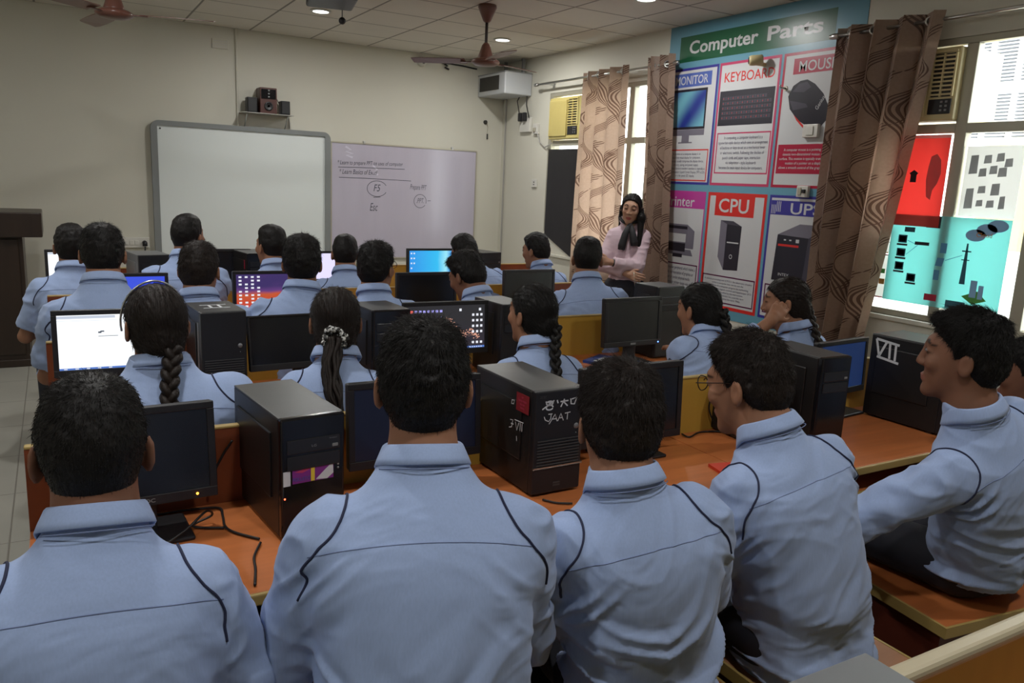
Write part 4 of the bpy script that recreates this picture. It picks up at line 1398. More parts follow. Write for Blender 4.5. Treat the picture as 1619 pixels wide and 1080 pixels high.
M['scr_pale'] = emis('pale_lilac_screen', (0.75, 0.70, 1.0), 1.1)
M['icon_white'] = emis('white_desktop_icon', (0.85, 0.87, 0.95), 0.95)
M['icon_violet'] = emis('violet_desktop_icon', (0.42, 0.40, 0.95), 0.9)
M['icon_red'] = emis('red_desktop_icon', (0.9, 0.15, 0.12), 0.9)
M['icon_orange'] = emis('glowing_coral_wallpaper', (0.85, 0.42, 0.30), 0.9)
M['ui_grey'] = emis('browser_bar', (0.62, 0.68, 0.80), 0.9)
M['ui_dark'] = emis('page_icon', (0.10, 0.12, 0.16), 0.7)
M['ui_blue'] = emis('task_bar_blue', (0.10, 0.22, 0.65), 0.9)
M['led_orange'] = emis('orange_led', (1.0, 0.28, 0.02), 12)
M['led_red'] = emis('red_led', (1.0, 0.08, 0.03), 8)
M['led_green'] = emis('green_led', (0.35, 1.0, 0.05), 12)
M['led_blue'] = emis('blue_led', (0.10, 0.25, 1.0), 10)


def monitor(label, c, w, h, yaw=0.0, tilt=6.0, kind='off', led=None, logo=None, z0=None, bez=0.018, base=True, chin=0.026, base_z=DZ, back=False):
    """c: centre of the bottom edge of the screen unit (x, y); the screen looks towards -y, towards its user"""
    x, y = c
    z0 = base_z + 0.085 if z0 is None else z0
    t = thing('monitor', label, 'monitor', (x, y, base_z), yaw)
    zz = z0 - base_z
    T = Matrix.Translation((0, 0, zz)) @ Matrix.Rotation(math.radians(-tilt), 4, 'X')
    hb = MB().box((-w / 2, 0.006, 0), (w / 2, 0.030, h), 0.006)
    hb.box((-w / 2 + 0.05, 0.028, 0.04), (w / 2 - 0.05, 0.06, h - 0.05), 0.012)
    hb.build('housing', M['black_plastic'], t, xf=T)
    b = MB()
    b.box((-w / 2, -0.004, 0), (w / 2, 0.006, chin), 0.002).box((-w / 2, -0.004, h - bez), (w / 2, 0.006, h), 0.002)
    b.box((-w / 2, -0.004, chin), (-w / 2 + bez, 0.006, h - bez), 0.0015).box((w / 2 - bez, -0.004, chin), (w / 2, 0.006, h - bez), 0.0015)
    bz = b.build('bezel', M['black_plastic'], t, xf=T)
    sm = {'off': 'scr_off', 'offblue': 'scr_off_blue', 'matte': 'scr_matte', 'white': 'scr_white', 'blue': 'scr_blue', 'sky': 'scr_sky', 'sunset': 'scr_sunset', 'icons': 'scr_dark', 'pale': 'scr_pale', 'panel': 'teal_screen'}[kind]
    sc = MB().box((-w / 2 + bez, 0.0, chin), (w / 2 - bez, 0.005, h - bez)).build('screen', M[sm], t, xf=T)
    sw, sh = w - 2 * bez, h - bez - chin

    def quads(nm, rects, mm, d=0.0008):
        mb = MB()
        for (u0, v0, u1, v1) in rects:
            a = [(-sw / 2 + u * sw, -d, chin + v * sh) for (u, v) in ((u0, v0), (u1, v0), (u1, v1), (u0, v1))]
            mb.poly(a)
        return mb.build(nm, M[mm], sc, xf=T)
    if kind == 'white':
        quads('browser_bar', [(0.0, 0.935, 0.52, 0.985), (0.0, 0.895, 1.0, 0.90)], 'ui_grey')
        quads('page_icon', [(0.36, 0.66, 0.39, 0.69), (0.38, 0.68, 0.415, 0.705), (0.36, 0.60, 0.54, 0.61)], 'ui_dark', 0.0012)
        quads('task_bar', [(0.0, 0.0, 1.0, 0.035)], 'ui_blue')
        quads('task_icon', [(0.04 + 0.1 * k, 0.008, 0.07 + 0.1 * k, 0.026) for k in range(5)], 'icon_white', 0.0012)
    if kind == 'icons':
        quads('icon', [(0.035 + 0.053 * k, v, 0.068 + 0.053 * k, v + 0.055) for k in range(1, 8) for v in (0.85, 0.70)] + [(0.035, 0.70, 0.068, 0.755)], 'icon_violet')
        quads('icon_mark', [(0.035, 0.85, 0.068, 0.905)], 'icon_red')
        quads('white_icon', [(0.66, 0.86, 0.69, 0.92), (0.92, 0.86, 0.95, 0.92)] + [(0.83 + 0.055 * k, v, 0.86 + 0.055 * k, v + 0.055) for v in (0.74, 0.61, 0.48, 0.35, 0.10) for k in range(3)], 'icon_white')
        rg = np.random.default_rng(4)
        co = []
        for k in range(150):
            s = rg.random()
            u = 0.42 + 0.50 * s
            v = 0.62 - 0.46 * s ** 1.4 + rg.normal(0, 0.045) + 0.08 * math.sin(9 * s)
            a = rg.uniform(0.006, 0.016)
            co.append((u, v, u + a, v + a * 1.5))
        quads('wallpaper_glow', co, 'icon_orange', 0.0004)
        quads('task_bar', [(0.0, 0.0, 1.0, 0.045)], 'ui_blue', 0.0004)
        quads('task_icon', [(0.80 + 0.03 * k, 0.012, 0.815 + 0.03 * k, 0.032) for k in range(6)], 'icon_white')
    if kind == 'sunset':
        quads('icon', [(0.035 + 0.085 * k, 0.90 - 0.105 * j, 0.075 + 0.085 * k, 0.95 - 0.105 * j) for j in range(9) for k in range(4) if (j * 3 + k) % 5 != 4], 'icon_white')
    if kind == 'sky':
        quads('icon', [(0.03, 0.86 - 0.2 * j, 0.06, 0.92 - 0.2 * j) for j in range(4)] + [(0.09, 0.86 - 0.2 * j, 0.12, 0.92 - 0.2 * j) for j in range(3)], 'icon_white')
        quads('task_bar', [(0.0, 0.0, 1.0, 0.05)], 'ui_blue')
    if base:
        MB().box((-0.035, 0.012, 0.006), (0.035, 0.040, zz + 0.07), 0.006).build('stand', M['black_plastic'], t)
        MB().box((-0.11, -0.06, 0), (0.11, 0.10, 0.012), 0.005).build('foot', M['black_plastic'], t)
    if led:
        MB().sphere((w / 2 - 0.05 if led != 'led_blue' else w / 2 - 0.02, -0.005, chin * 0.5), 0.003, 8).build('power_led', M[led], t, xf=T)
    if logo:
        me = fit_text(logo, 0.035, 0.010, bold=0.02)
        me.transform(T @ plane_xf((0.012 if logo == 'AOC ' else 0, -0.0046, chin * 0.5), (1, 0, 0), (0, 0, 1)))
        link('lettering', me, M['grey_plastic'], t)
    return t


def tower(label, loc, w, h, d, yaw=0.0, kind='plain', led=None, top='case_top', side='case_side'):
    """loc: centre of the front bottom edge; the front looks towards -y"""
    t = thing('computer_tower', label, 'computer tower', loc, yaw)
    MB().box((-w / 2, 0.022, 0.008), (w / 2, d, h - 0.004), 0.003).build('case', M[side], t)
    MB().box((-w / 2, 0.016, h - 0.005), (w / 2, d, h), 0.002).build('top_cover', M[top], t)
    for s in (-1, 1):
        x = s * w / 2
        MB().box((min(x, x + s * 0.004), 0.07, h * 0.30), (max(x, x + s * 0.004), d - 0.03, h - 0.05), 0.0035).build('side_panel', M[side], t)
    for sx in (-1, 1):
        for yy in (0.05, d - 0.04):
            MB().box((sx * (w / 2 - 0.02) - 0.012, yy - 0.012, 0), (sx * (w / 2 - 0.02) + 0.012, yy + 0.012, 0.009)).build('foot', M['black_plastic'], t)
    fp = MB().box((-w / 2, 0.0, 0.008), (w / 2, 0.024, h), 0.006, 3).build('front_panel', M['black_gloss'] if kind in ('bay', 'sticker') else M['black_plastic'], t)
    if kind in ('bay', 'sticker', 'plain', 'grey'):
        nb = 2
        for k in range(nb):
            z1 = h - 0.055 - k * 0.042
            bay = MB().box((-w / 2 + 0.014, -0.003, z1 - 0.036), (w / 2 - 0.014, 0.001, z1), 0.002).build('drive_bay', M['bay'], t)
            if k == 0:
                MB().box((w / 2 - 0.035, -0.005, z1 - 0.030), (w / 2 - 0.020, -0.002, z1 - 0.022), 0.001).build('eject_button', M['grey_plastic'], bay)
    if kind == 'sticker':
        def pl(nm, pts, m_, d_=-0.0006):
            return MB().poly([(p[0], d_, p[1]) for p in pts]).build(nm, m_, st)
        st = MB().box((-0.055, -0.0005, h * 0.47), (0.052, 0.0, h * 0.60)).build('sticker', K['purple'], t)
        pl('sticker_stripe', [(-0.05, h * 0.565), (-0.02, h * 0.585), (0.005, h * 0.59), (-0.03, h * 0.55)], K['pink'])
        pl('sticker_patch', [(0.005, h * 0.48), (0.03, h * 0.55), (0.05, h * 0.60), (0.052, h * 0.51), (0.035, h * 0.47)], M['chalk'])
        MB().box((-0.078, -0.0005, h * 0.46), (-0.060, 0.0, h * 0.58)).build('label', M['chalk'], t)
        me = fit_text('1', 0.010, 0.036, bold=0.06)
        me.transform(plane_xf((-0.003, -0.0016, h * 0.53), (1, 0, 0), (0, 0, 1)))
        link('sticker_number', me, mat('yellow_print', (0.75, 0.55, 0.05), 0.5), st)
        me = fit_text('FOLLETO', 0.045, 0.009)
        me.transform(plane_xf((-0.032, -0.0016, h * 0.505), (1, 0, 0), (0, 0, 1)))
        link('sticker_lettering', me, K['blue'], st)
        for zz in (0.545, 0.575, 0.605):
            MB().sphere((w / 2 - 0.018, 0.0, h * zz), 0.003, 8).build('audio_jack', M['grey_plastic'], t)
        me = fit_text('LG', 0.012, 0.006)
        me.transform(plane_xf((0.0, -0.0034, h - 0.075), (1, 0, 0), (0, 0, 1)))
        link('lettering', me, M['grey_plastic'], t)
        me = fit_text('Compact', 0.02, 0.004)
        me.transform(plane_xf((0.05, -0.0034, h - 0.062), (1, 0, 0), (0, 0, 1)))
        link('lettering', me, M['grey_plastic'], t)
    if kind == 'grille':
        g = MB()
        for k in range(9):
            zz = h * 0.30 + k * 0.0092
            g.box((-w / 2 + 0.012, -0.003, zz), (w / 2 - 0.012, 0.001, zz + 0.0028))
        g.build('grille', M['case_top'], t)
        MB().sphere((w / 2 - 0.026, 0.0, h * 0.64), 0.009, 12, (1, 0.4, 1)).build('power_button', M['case_grey'], t, smooth=True)
        MB().sphere((w / 2 - 0.026, 0.0, h * 0.575), 0.002, 8).build('power_led', M['grey_plastic'], t)
        for k in range(2):
            MB().box((-0.012, -0.001, h * 0.085 + 0.008 * k), (0.012, 0.0, h * 0.10 + 0.008 * k)).build('usb_port', M['case_top'], t)
    if kind == 'mesh':
        pass
    if led == 'led_red':
        MB().sphere((-w / 2 + 0.008, 0.0, h * 0.36), 0.0022, 8).build('power_led', M[led], t)
    elif led:
        MB().sphere((w / 2 - 0.03 if led == 'led_orange' else -w / 2 + 0.04, -0.002, h * 0.42 if led == 'led_orange' else h * 0.62), 0.005, 8).build('power_led', M[led], t)
    return t


def mark(t, polys, w, xf, m='chalk', name='chalk_marking'):
    r_ = ribbons(polys, w)
    return r_.build(name, M[m], t, xf=xf)


def face_front(w, h):
    return plane_xf((0, -0.0012, 0), (1, 0, 0), (0, 0, 1))


# --- nearest row
monitor('black widescreen monitor with orange power light beside the boy at left', (0.145, 2.005), 0.355, 0.245, math.radians(3), 6, 'off', 'led_orange', 'AOC ')
t = tower('black tower with purple number 1 sticker, left of the broad-backed boy', (0.525, 1.855, DZ), 0.165, 0.318, 0.37, math.radians(6), 'sticker', 'led_red')
monitor('switched-off bluish monitor hidden behind the broad-backed boy', (0.885, 2.04), 0.415, 0.25, 0, 4, 'offblue')
t = tower('black tower with white JAAT scribble between two near boys', (1.248, 1.845, DZ), 0.172, 0.322, 0.36, math.radians(1), 'grille')
me = fit_text('acer', 0.022, 0.008)
me.transform(plane_xf((-0.062, -0.0012, 0.305), (1, 0, 0), (0, 0, 1)))
link('lettering', me, M['case_top'], t)
X1 = plane_xf((0, -0.0008, 0), (1, 0, 0), (0, 0, 1))
mark(t, [arc(-0.025, 0.285, 0.012, 0.006, 0, 330), arc(-0.025, 0.272, 0.012, 0.007, 0, 340), [(-0.05, 0.268), (-0.01, 0.292)], [(-0.04, 0.29), (-0.012, 0.284)], [(0.0, 0.292), (0.004, 0.282)],
         [(0.012, 0.286), (0.04, 0.287)], [(0.026, 0.293), (0.014, 0.270)], [(0.024, 0.284), (0.038, 0.271)], [(0.048, 0.292), (0.05, 0.276), (0.062, 0.274), (0.07, 0.294), (0.052, 0.29)]], 0.0042, X1 @ Matrix.Translation((-0.014, 0, 0)), name='scribble')
mark(t, [[(-0.012, 0.252), (0.002, 0.252)], [(-0.002, 0.252), (-0.003, 0.238), (-0.010, 0.230), (-0.022, 0.236), (-0.026, 0.246)], [(-0.008, 0.222), (0.012, 0.250), (0.020, 0.228)], [(0.002, 0.236), (0.018, 0.236)],
         [(0.022, 0.228), (0.032, 0.250), (0.042, 0.228)], [(0.026, 0.237), (0.039, 0.237)], [(0.046, 0.249), (0.066, 0.251)], [(0.056, 0.250), (0.055, 0.229)]], 0.0028, X1 @ Matrix.Translation((-0.030, 0, 0)), name='chalk_lettering')
MB().box((-0.086, 0.0, 0.088), (0.086, -0.004, 0.093), 0.001).build('chrome_trim', M['steel'], t)
X2 = plane_xf((-0.0905, 0, 0), (0, -1, 0), (0, 0, 1))
MB().box((-0.0905, 0.03, 0.245), (-0.0895, 0.10, 0.30)).build('sticker', mat('dull_red_label', (0.20, 0.008, 0.014), 0.6), t)
tx = fit_text('acer\nDesktop computer\nclass room\ninventory', 0.045, 0.040)
tx.transform(plane_xf((-0.0912, 0.065, 0.272), (0, -1, 0), (0, 0, 1)))
link('sticker_text', tx, K['pink'], t)
mark(t, [[(-0.13, 0.205), (-0.115, 0.208), (-0.12, 0.185), (-0.135, 0.18)], [(-0.125, 0.195), (-0.11, 0.196)], [(-0.10, 0.207), (-0.09, 0.183), (-0.08, 0.209)], [(-0.072, 0.21), (-0.072, 0.186)], [(-0.062, 0.211), (-0.062, 0.187)], [(-0.105, 0.212), (-0.055, 0.215)], [(-0.09, 0.165), (-0.088, 0.150)], [(-0.125, 0.268), (-0.112, 0.27), (-0.114, 0.258), (-0.127, 0.256), (-0.125, 0.268)]], 0.0028, X2, name='chalk_numeral')
monitor('switched-off black monitor behind the curly-haired boy', (1.675, 2.03), 0.43, 0.27, 0, 3, 'off', base_z=DZ, z0=DZ + 0.05, bez=0.02)
q = P(1164, 694, z=DZ)
tower('short black tower behind the spectacled boy, beside the yellow panel', (2.235, 1.99, DZ), 0.15, 0.27, 0.18, math.radians(-4), 'plain', top='case_side')
tower('black tower with stacked drive bays right of the spectacled boy', (2.475, 1.86, DZ), 0.155, 0.33, 0.30, math.radians(-2), 'bay')
monitor('narrow dark blue panel screen between the two right-hand towers', (2.86, 2.12), 0.36, 0.235, math.radians(6), 2, 'panel')
t = tower('big black tower painted with white VII before the near curtain', (3.078, 1.735, DZ), 0.21, 0.355, 0.345, math.radians(1), 'plain')
for nm_, (a, b_) in {}.items():
    pass
X3 = plane_xf((-0.1096, 0.155, 0), (0, -1, 0), (0, 0, 1))
mark(t, [[(-0.165, 0.335), (-0.06, 0.325)], [(-0.165, 0.335), (-0.145, 0.265)], [(-0.145, 0.265), (-0.118, 0.328)], [(-0.102, 0.327), (-0.098, 0.262)], [(-0.075, 0.325), (-0.073, 0.258)], [(-0.155, 0.262), (-0.055, 0.250)]], 0.010, X3, name='painted_numeral')

# --- second row
monitor('monitor showing a white web page before the girl with hairband', (0.165, 3.215), 0.40, 0.245, math.radians(-2), 4, 'white', base_z=DZ, z0=0.853)
t = tower('black tower with pale side stripe right of the girl with hairband', (0.535, 3.10, DZ), 0.17, 0.375, 0.26, math.radians(4), 'grille')
MB().box((-0.0865, 0.03, 0.06), (-0.0855, 0.055, 0.33)).build('side_stripe', M['case_grey'], t)
mark(t, [[(-0.05, 0.10), (0.05, 0.10)], [(-0.05, 0.17), (0.05, 0.17)], [(-0.018, 0.10), (-0.018, 0.17)], [(0.018, 0.10), (0.018, 0.17)]], 0.010, plane_xf((0, 0, 0.3755), (1, 0, 0), (0, 1, 0)), name='painted_numeral')
monitor('switched-off thin-bezel monitor left of the girl with scrunchie', (0.86, 3.19), 0.43, 0.225, math.radians(3), 10, 'off', bez=0.008, z0=0.832)
t = tower('black tower behind the broad-backed boy, right of girl with scrunchie', (1.215, 3.10, DZ), 0.17, 0.355, 0.26, math.radians(3), 'bay')
monitor('monitor crowded with desktop icons on a dark wallpaper', (1.525, 3.21), 0.42, 0.245, math.radians(-1), 3, 'icons', base_z=DZ, z0=0.838)
t = tower('dark tower with dangling cable left of the long-plaited girl', (1.84, 3.13, DZ), 0.155, 0.355, 0.26, math.radians(3), 'plain')
monitor('square matte black monitor standing beside the blue book', (2.595, 3.20), 0.385, 0.255, math.radians(2), 3, 'matte', 'led_blue', '-', z0=0.815, bez=0.022)
tower('plain black tower between square monitor and the leaning girl', (2.88, 3.25, DZ), 0.19, 0.395, 0.20, math.radians(3), 'plain', top='case_side')
tower('small dark tower with pale edge just right of the leaning girl', (3.07, 3.26, DZ), 0.12, 0.37, 0.2, math.radians(2), 'grey', top='case_grey', side='case_grey')

# --- third row
monitor('monitor with plain blue screen beside the foremost left boys', (0.34, 4.47), 0.32, 0.225, 0, 3, 'blue', z0=0.855)
monitor('monitor with sunset wallpaper and icon columns in third row', (1.03, 4.45), 0.42, 0.235, 0, 3, 'sunset', z0=0.85)
monitor('switched-off black monitor below the sky-blue screen', (1.965, 4.44), 0.40, 0.21, 0, 3, 'off', z0=0.855)
monitor('matte dark grey monitor between the bowed boy and the crew-cut boy', (2.71, 4.45), 0.39, 0.255, 0, 3, 'matte', z0=0.815)
tower('low dark tower just right of the matte grey monitor', (2.98, 4.40, DZ), 0.14, 0.16, 0.24, 0.0, 'plain', top='case_side')

# --- front row
monitor('monitor with bright white screen at the far left corner', (0.10, 5.72), 0.34, 0.23, 0, 3, 'white', z0=0.855)
monitor('black monitor hidden behind the tall boy before the whiteboard', (0.98, 5.76), 0.42, 0.235, 0, 3, 'off', z0=0.85)
t = tower('grey-sided tower with green light below the wall switch board', (0.545, 5.56, DZ), 0.20, 0.345, 0.30, math.radians(10), 'plain', 'led_green', top='case_grey', side='case_grey')
t = tower('black tower with orange light in front of whiteboard', (1.21, 5.50, DZ), 0.20, 0.36, 0.32, math.radians(8), 'bay', 'led_orange')
MB().box((-0.1015, 0.06, 0.25), (-0.1005, 0.14, 0.31)).build('sticker', K['dred'], t)
monitor('half-hidden monitor with pale lilac screen before the lilac board', (1.66, 5.71), 0.40, 0.23, 0, 3, 'pale', z0=0.845)
monitor('monitor with sky-blue desktop and a small webcam', (2.56, 5.70), 0.42, 0.235, 0, 3, 'sky', z0=0.86)
tower('black tower standing behind the boy bending low, front row', (3.10, 5.72, DZ), 0.22, 0.34, 0.28, math.radians(15), 'plain', top='case_side')

# --- behind: the tower beside the camera
t = tower('grey-topped tower at the bottom edge before the beige rim', (0.80, 0.25, DZ - 0.115), 0.24, 0.415, 0.34, 0.0, 'plain', top='case_grey', side='case_grey')

# ------------------------------------------------------------------ things on the desks
def book(name, label, c, w, d, h, rz, m, cat='book'):
    t = thing(name, label, cat, c, rz)
    MB().box((-w / 2, -d / 2, 0), (w / 2, d / 2, 0.002), 0.0).box((-w / 2, -d / 2, h - 0.002), (w / 2, d / 2, h)).box((-w / 2, -d / 2, 0.002), (-w / 2 + 0.003, d / 2, h - 0.002)).build('cover', m, t)
    MB().box((-w / 2 + 0.003, -d / 2 + 0.003, 0.002), (w / 2 - 0.004, d / 2 - 0.003, h - 0.002)).build('pages', M['paper'], t)
    return t


bk = book('textbook', 'blue picture-covered book lying before the square matte monitor', (2.505, 3.235, DZ), 0.20, 0.26, 0.014, math.radians(28), mat('blue_book_cover', (0.02, 0.06, 0.26), 0.3))
MB().poly([(-0.08, -0.10, 0.0145), (0.09, -0.10, 0.0145), (0.08, 0.0, 0.0145), (-0.02, 0.03, 0.0145)]).build('cover_picture', mat('cover_teal', (0.05, 0.25, 0.32), 0.3), bk)
MB().poly([(-0.08, 0.04, 0.0147), (0.05, 0.04, 0.0147), (0.05, 0.08, 0.0147), (-0.08, 0.08, 0.0147)]).build('cover_title', M['chalk'], bk)
book('notebook', 'white notebook with blue edge right of the icon-filled monitor', (1.80, 3.02, DZ), 0.16, 0.12, 0.014, 0.1, mat('blue_white_cover', (0.30, 0.36, 0.60), 0.4))
book('exercise_book', 'red book on the desk between the two right-hand boys', (1.94, 1.75, DZ), 0.20, 0.15, 0.010, math.radians(-12), M['red'])
book('notebook', 'open pale notebook at the lap of the broad-backed boy', (0.42, 1.50, DZ + 0.0), 0.16, 0.12, 0.012, 0.3, M['paper'])


def keyboard(label, c, rz, w=0.40):
    t = thing('keyboard', label, 'keyboard', c, rz)
    MB().box((-w / 2, -0.065, 0), (w / 2, 0.065, 0.016), 0.005).build('body', M['black_plastic'], t)
    kb = MB()
    for r_ in range(5):
        for c_ in range(18):
            x = -w / 2 + 0.018 + c_ * (w - 0.036) / 17
            yv = -0.045 + r_ * 0.022
            kb.box((x - 0.008, yv - 0.008, 0.016), (x + 0.008, yv + 0.008, 0.021))
    kb.build('keys', M['bay'], t)
    return t


keyboard('black keyboard on the pull-out tray left of the broad-backed boy', (0.255, 1.72, DZ - 0.10), 0.0, 0.36)


def mouse(label, c, rz):
    t = thing('computer_mouse', label, 'mouse', c, rz)
    MB().sphere((0, 0, 0.010), 0.034, 18, (0.9, 1.5, 0.75)).build('body', M['black_plastic'], t, smooth=True)
    MB().sphere((0, 0.028, 0.030), 0.007, 10, (0.5, 1.0, 1.0)).build('scroll_wheel', M['grey_plastic'], t)
    return t


q = P(1262, 1060, z=0.456)
mouse('dark mouse left on the tan bench beside the camera', (1.50, 1.085, 0.456 + 0.016), 1.2)


def cable(label, pix, z=DZ + 0.005, r=0.0032, m='cable', pts=()):
    ps = [P(a, b_, z=z) for a, b_ in pix] if pix else pts
    # smooth through the points
    out = []
    ps = [Vector(p) for p in ps]
    n = len(ps)
    for i in range(n - 1):
        p0, p1, p2, p3 = ps[max(i - 1, 0)], ps[i], ps[i + 1], ps[min(i + 2, n - 1)]
        for k in range(6):
            u = k / 6
            out.append(0.5 * ((2 * p1) + (-p0 + p2) * u + (2 * p0 - 5 * p1 + 4 * p2 - p3) * u * u + (-p0 + 3 * p1 - 3 * p2 + p3) * u ** 3))
    out.append(ps[-1])
    o = MB().tube(out, r, 8).build('power_cable', M[m], None, smooth=True)
    return tag(o, label, 'cable')


cable('black cable wriggling from the monitor with orange light to number 1 tower', [(240, 815), (300, 806), (345, 803), (352, 815), (356, 832), (372, 842), (410, 852)])
cable('black cable hanging over the desk edge before number 1 tower', [(412, 858), (402, 880), (404, 900), (403, 925)])
cable('black cable on the desk between the curly-haired boy and yellow panel', [(1078, 686), (1090, 691), (1104, 684), (1125, 682), (1143, 683)])
cable('black plugged lead lying right of the scribbled tower', [(917, 692), (925, 705), (936, 718), (948, 726)], r=0.008)
cable('thin dark cable in front of the scribbled tower foot', [(858, 790), (880, 795), (905, 796)])
cable('black cable running up behind the brown-backed desk near number 1 tower', None, pts=[(0.325, 2.14, 0.76), (0.33, 2.15, 0.80), (0.36, 2.155, 0.86), (0.385, 2.15, 0.90)])
cable('looping black cable from icon-filled monitor to dangling-cable tower', None, pts=[(1.78, 3.22, 0.84), (1.775, 3.2, 0.90), (1.765, 3.17, 0.97), (1.775, 3.14, 1.04), (1.80, 3.125, 1.07)])
cable('tangle of thin black leads under the monitor with orange light', None, pts=[(0.18, 1.93, 0.727), (0.24, 1.96, 0.75), (0.29, 2.0, 0.77), (0.31, 2.04, 0.74), (0.26, 2.02, 0.727), (0.33, 1.98, 0.727)], r=0.003)
cable('thin cable dropping down the yellow panel left of the stacked-bay tower', None, pts=[(2.17, 2.155, 0.90), (2.14, 2.15, 0.82), (2.16, 2.14, 0.76), (2.2, 2.13, 0.727)], r=0.003)


# ================================================================== PEOPLE
def vnoise(p, seed=0):
    """smooth value noise in [-1, 1] at points p (n x 3)"""
    p = np.asarray(p, dtype=np.float64) + seed * 17.31
    i = np.floor(p).astype(np.int64)
    f = p - i
    f = f * f * (3 - 2 * f)

    def hsh(a):
        n = a[:, 0] * 374761393 + a[:, 1] * 668265263 + a[:, 2] * 2147483647 + seed * 1274126177
        n = (n ^ (n >> 13)) * 1274126177
        n = n ^ (n >> 16)
        return (n & 0xFFFF) / 32767.5 - 1.0
    out = np.zeros(len(p))
    for dx in (0, 1):
        wx = f[:, 0] if dx else 1 - f[:, 0]
        for dy in (0, 1):
            wy = f[:, 1] if dy else 1 - f[:, 1]
            for dz in (0, 1):
                wz = f[:, 2] if dz else 1 - f[:, 2]
                out += hsh(i + np.array([dx, dy, dz])) * wx * wy * wz
    return out


def smin(a, b, k):
    if k <= 0:
        return np.minimum(a, b)
    h = np.maximum(k - np.abs(a - b), 0) / k
    return np.minimum(a, b) - h * h * k * 0.25


def smax(a, b, k):
    return -smin(-a, -b, k)


def s_ell(p, c, r):
    q = p - np.array(c)
    r = np.array(r)
    k0 = np.linalg.norm(q / r, axis=-1)
    k1 = np.linalg.norm(q / (r * r), axis=-1)
    return k0 * (k0 - 1.0) / np.maximum(k1, 1e-6)


def s_cone(p, a, b, r0, r1):
    a, b = np.array(a), np.array(b)
    ba = b - a
    h = np.clip(((p - a) @ ba) / max(ba @ ba, 1e-9), 0, 1)
    return np.linalg.norm(p - a - h[..., None] * ba, axis=-1) - (r0 + (r1 - r0) * h)


class Field:
    def __init__(self, lo, hi, h):
        self.lo, self.h = np.array(lo, float), h
        self.n = np.maximum(np.ceil((np.array(hi) - self.lo) / h).astype(int) + 1, 4)
        self.F = np.full(self.n, 0.06, dtype=np.float32)

    def sub(self, lo, hi):
        a = np.clip(np.floor((np.array(lo) - self.lo) / self.h).astype(int), 0, self.n - 1)
        b = np.clip(np.ceil((np.array(hi) - self.lo) / self.h).astype(int) + 1, a + 1, self.n)
        g = np.stack(np.meshgrid(*[self.lo[i] + self.h * np.arange(a[i], b[i]) for i in range(3)], indexing='ij'), -1)
        return tuple(slice(a[i], b[i]) for i in range(3)), g

    def add(self, fn, lo, hi, k=0.0, m=0.03):
        sl, g = self.sub(np.array(lo) - m, np.array(hi) + m)
        self.F[sl] = smin(self.F[sl], fn(g), k)

    def cone(self, a, b, r0, r1, k=0.0):
        a, b = np.array(a, float), np.array(b, float)
        R = max(r0, r1)
        self.add(lambda g: s_cone(g, a, b, r0, r1), np.minimum(a, b) - R, np.maximum(a, b) + R, k)

    def mesh(self):
        F = self.F
        F[0], F[-1] = 1, 1
        F[:, 0], F[:, -1] = 1, 1
        F[:, :, 0], F[:, :, -1] = 1, 1
        S = F < 0
        nx, ny, nz = F.shape
        cnt = np.zeros((nx - 1, ny - 1, nz - 1), dtype=np.int8)
        for dx in (0, 1):
            for dy in (0, 1):
                for dz in (0, 1):
                    cnt += S[dx:nx - 1 + dx, dy:ny - 1 + dy, dz:nz - 1 + dz]
        act = np.argwhere((cnt > 0) & (cnt < 8))
        idx = np.full(cnt.shape, -1, dtype=np.int32)
        idx[act[:, 0], act[:, 1], act[:, 2]] = np.arange(len(act))
        acc = np.zeros((len(act), 3))
        num = np.zeros(len(act))
        cor = [(x, y, z) for x in (0, 1) for y in (0, 1) for z in (0, 1)]
        val = {c: F[act[:, 0] + c[0], act[:, 1] + c[1], act[:, 2] + c[2]].astype(float) for c in cor}
        for c in cor:
            for ax in range(3):
                if c[ax] == 1:
                    continue
                e = list(c)
                e[ax] = 1
                e = tuple(e)
                fa, fb = val[c], val[e]
                x = (fa < 0) != (fb < 0)
                t = np.where(x, fa / np.where(x, fa - fb, 1), 0)
                pt = np.array(c, float)[None, :].repeat(len(act), 0)
                pt[:, ax] += t
                acc[x] += pt[x]
                num += x
        V = self.lo + self.h * (act + acc / num[:, None])
        faces = []
        for ax in range(3):
            o1, o2 = [(1, 2), (2, 0), (0, 1)][ax]
            sh = [slice(None)] * 3
            A = [slice(0, s) for s in F.shape]
            B = [slice(0, s) for s in F.shape]
            A[ax], B[ax] = slice(0, F.shape[ax] - 1), slice(1, F.shape[ax])
            ch = S[tuple(A)] != S[tuple(B)]
            e = np.argwhere(ch)
            e = e[(e[:, o1] > 0) & (e[:, o2] > 0) & (e[:, o1] < F.shape[o1] - 1) & (e[:, o2] < F.shape[o2] - 1)]
            q = []
            for (u, v) in ((-1, -1), (0, -1), (0, 0), (-1, 0)):
                k = e.copy()
                k[:, o1] += u
                k[:, o2] += v
                q.append(idx[k[:, 0], k[:, 1], k[:, 2]])
            q = np.stack(q, 1)
            ins = S[e[:, 0], e[:, 1], e[:, 2]]
            q[~ins] = q[~ins][:, ::-1]
            faces.append(q)
        Fq = np.concatenate(faces)
        return V, Fq[(Fq >= 0).all(1)]


def relax(V, F, n=1, w=0.5):
    for _ in range(n):
        acc = np.zeros_like(V)
        c = np.zeros(len(V))
        for k in range(4):
            a, b = F[:, k], F[:, (k + 1) % 4]
            np.add.at(acc, a, V[b])
            np.add.at(c, a, 1)
            np.add.at(acc, b, V[a])
            np.add.at(c, b, 1)
        V = V * (1 - w) + w * acc / np.maximum(c, 1)[:, None]
    return V


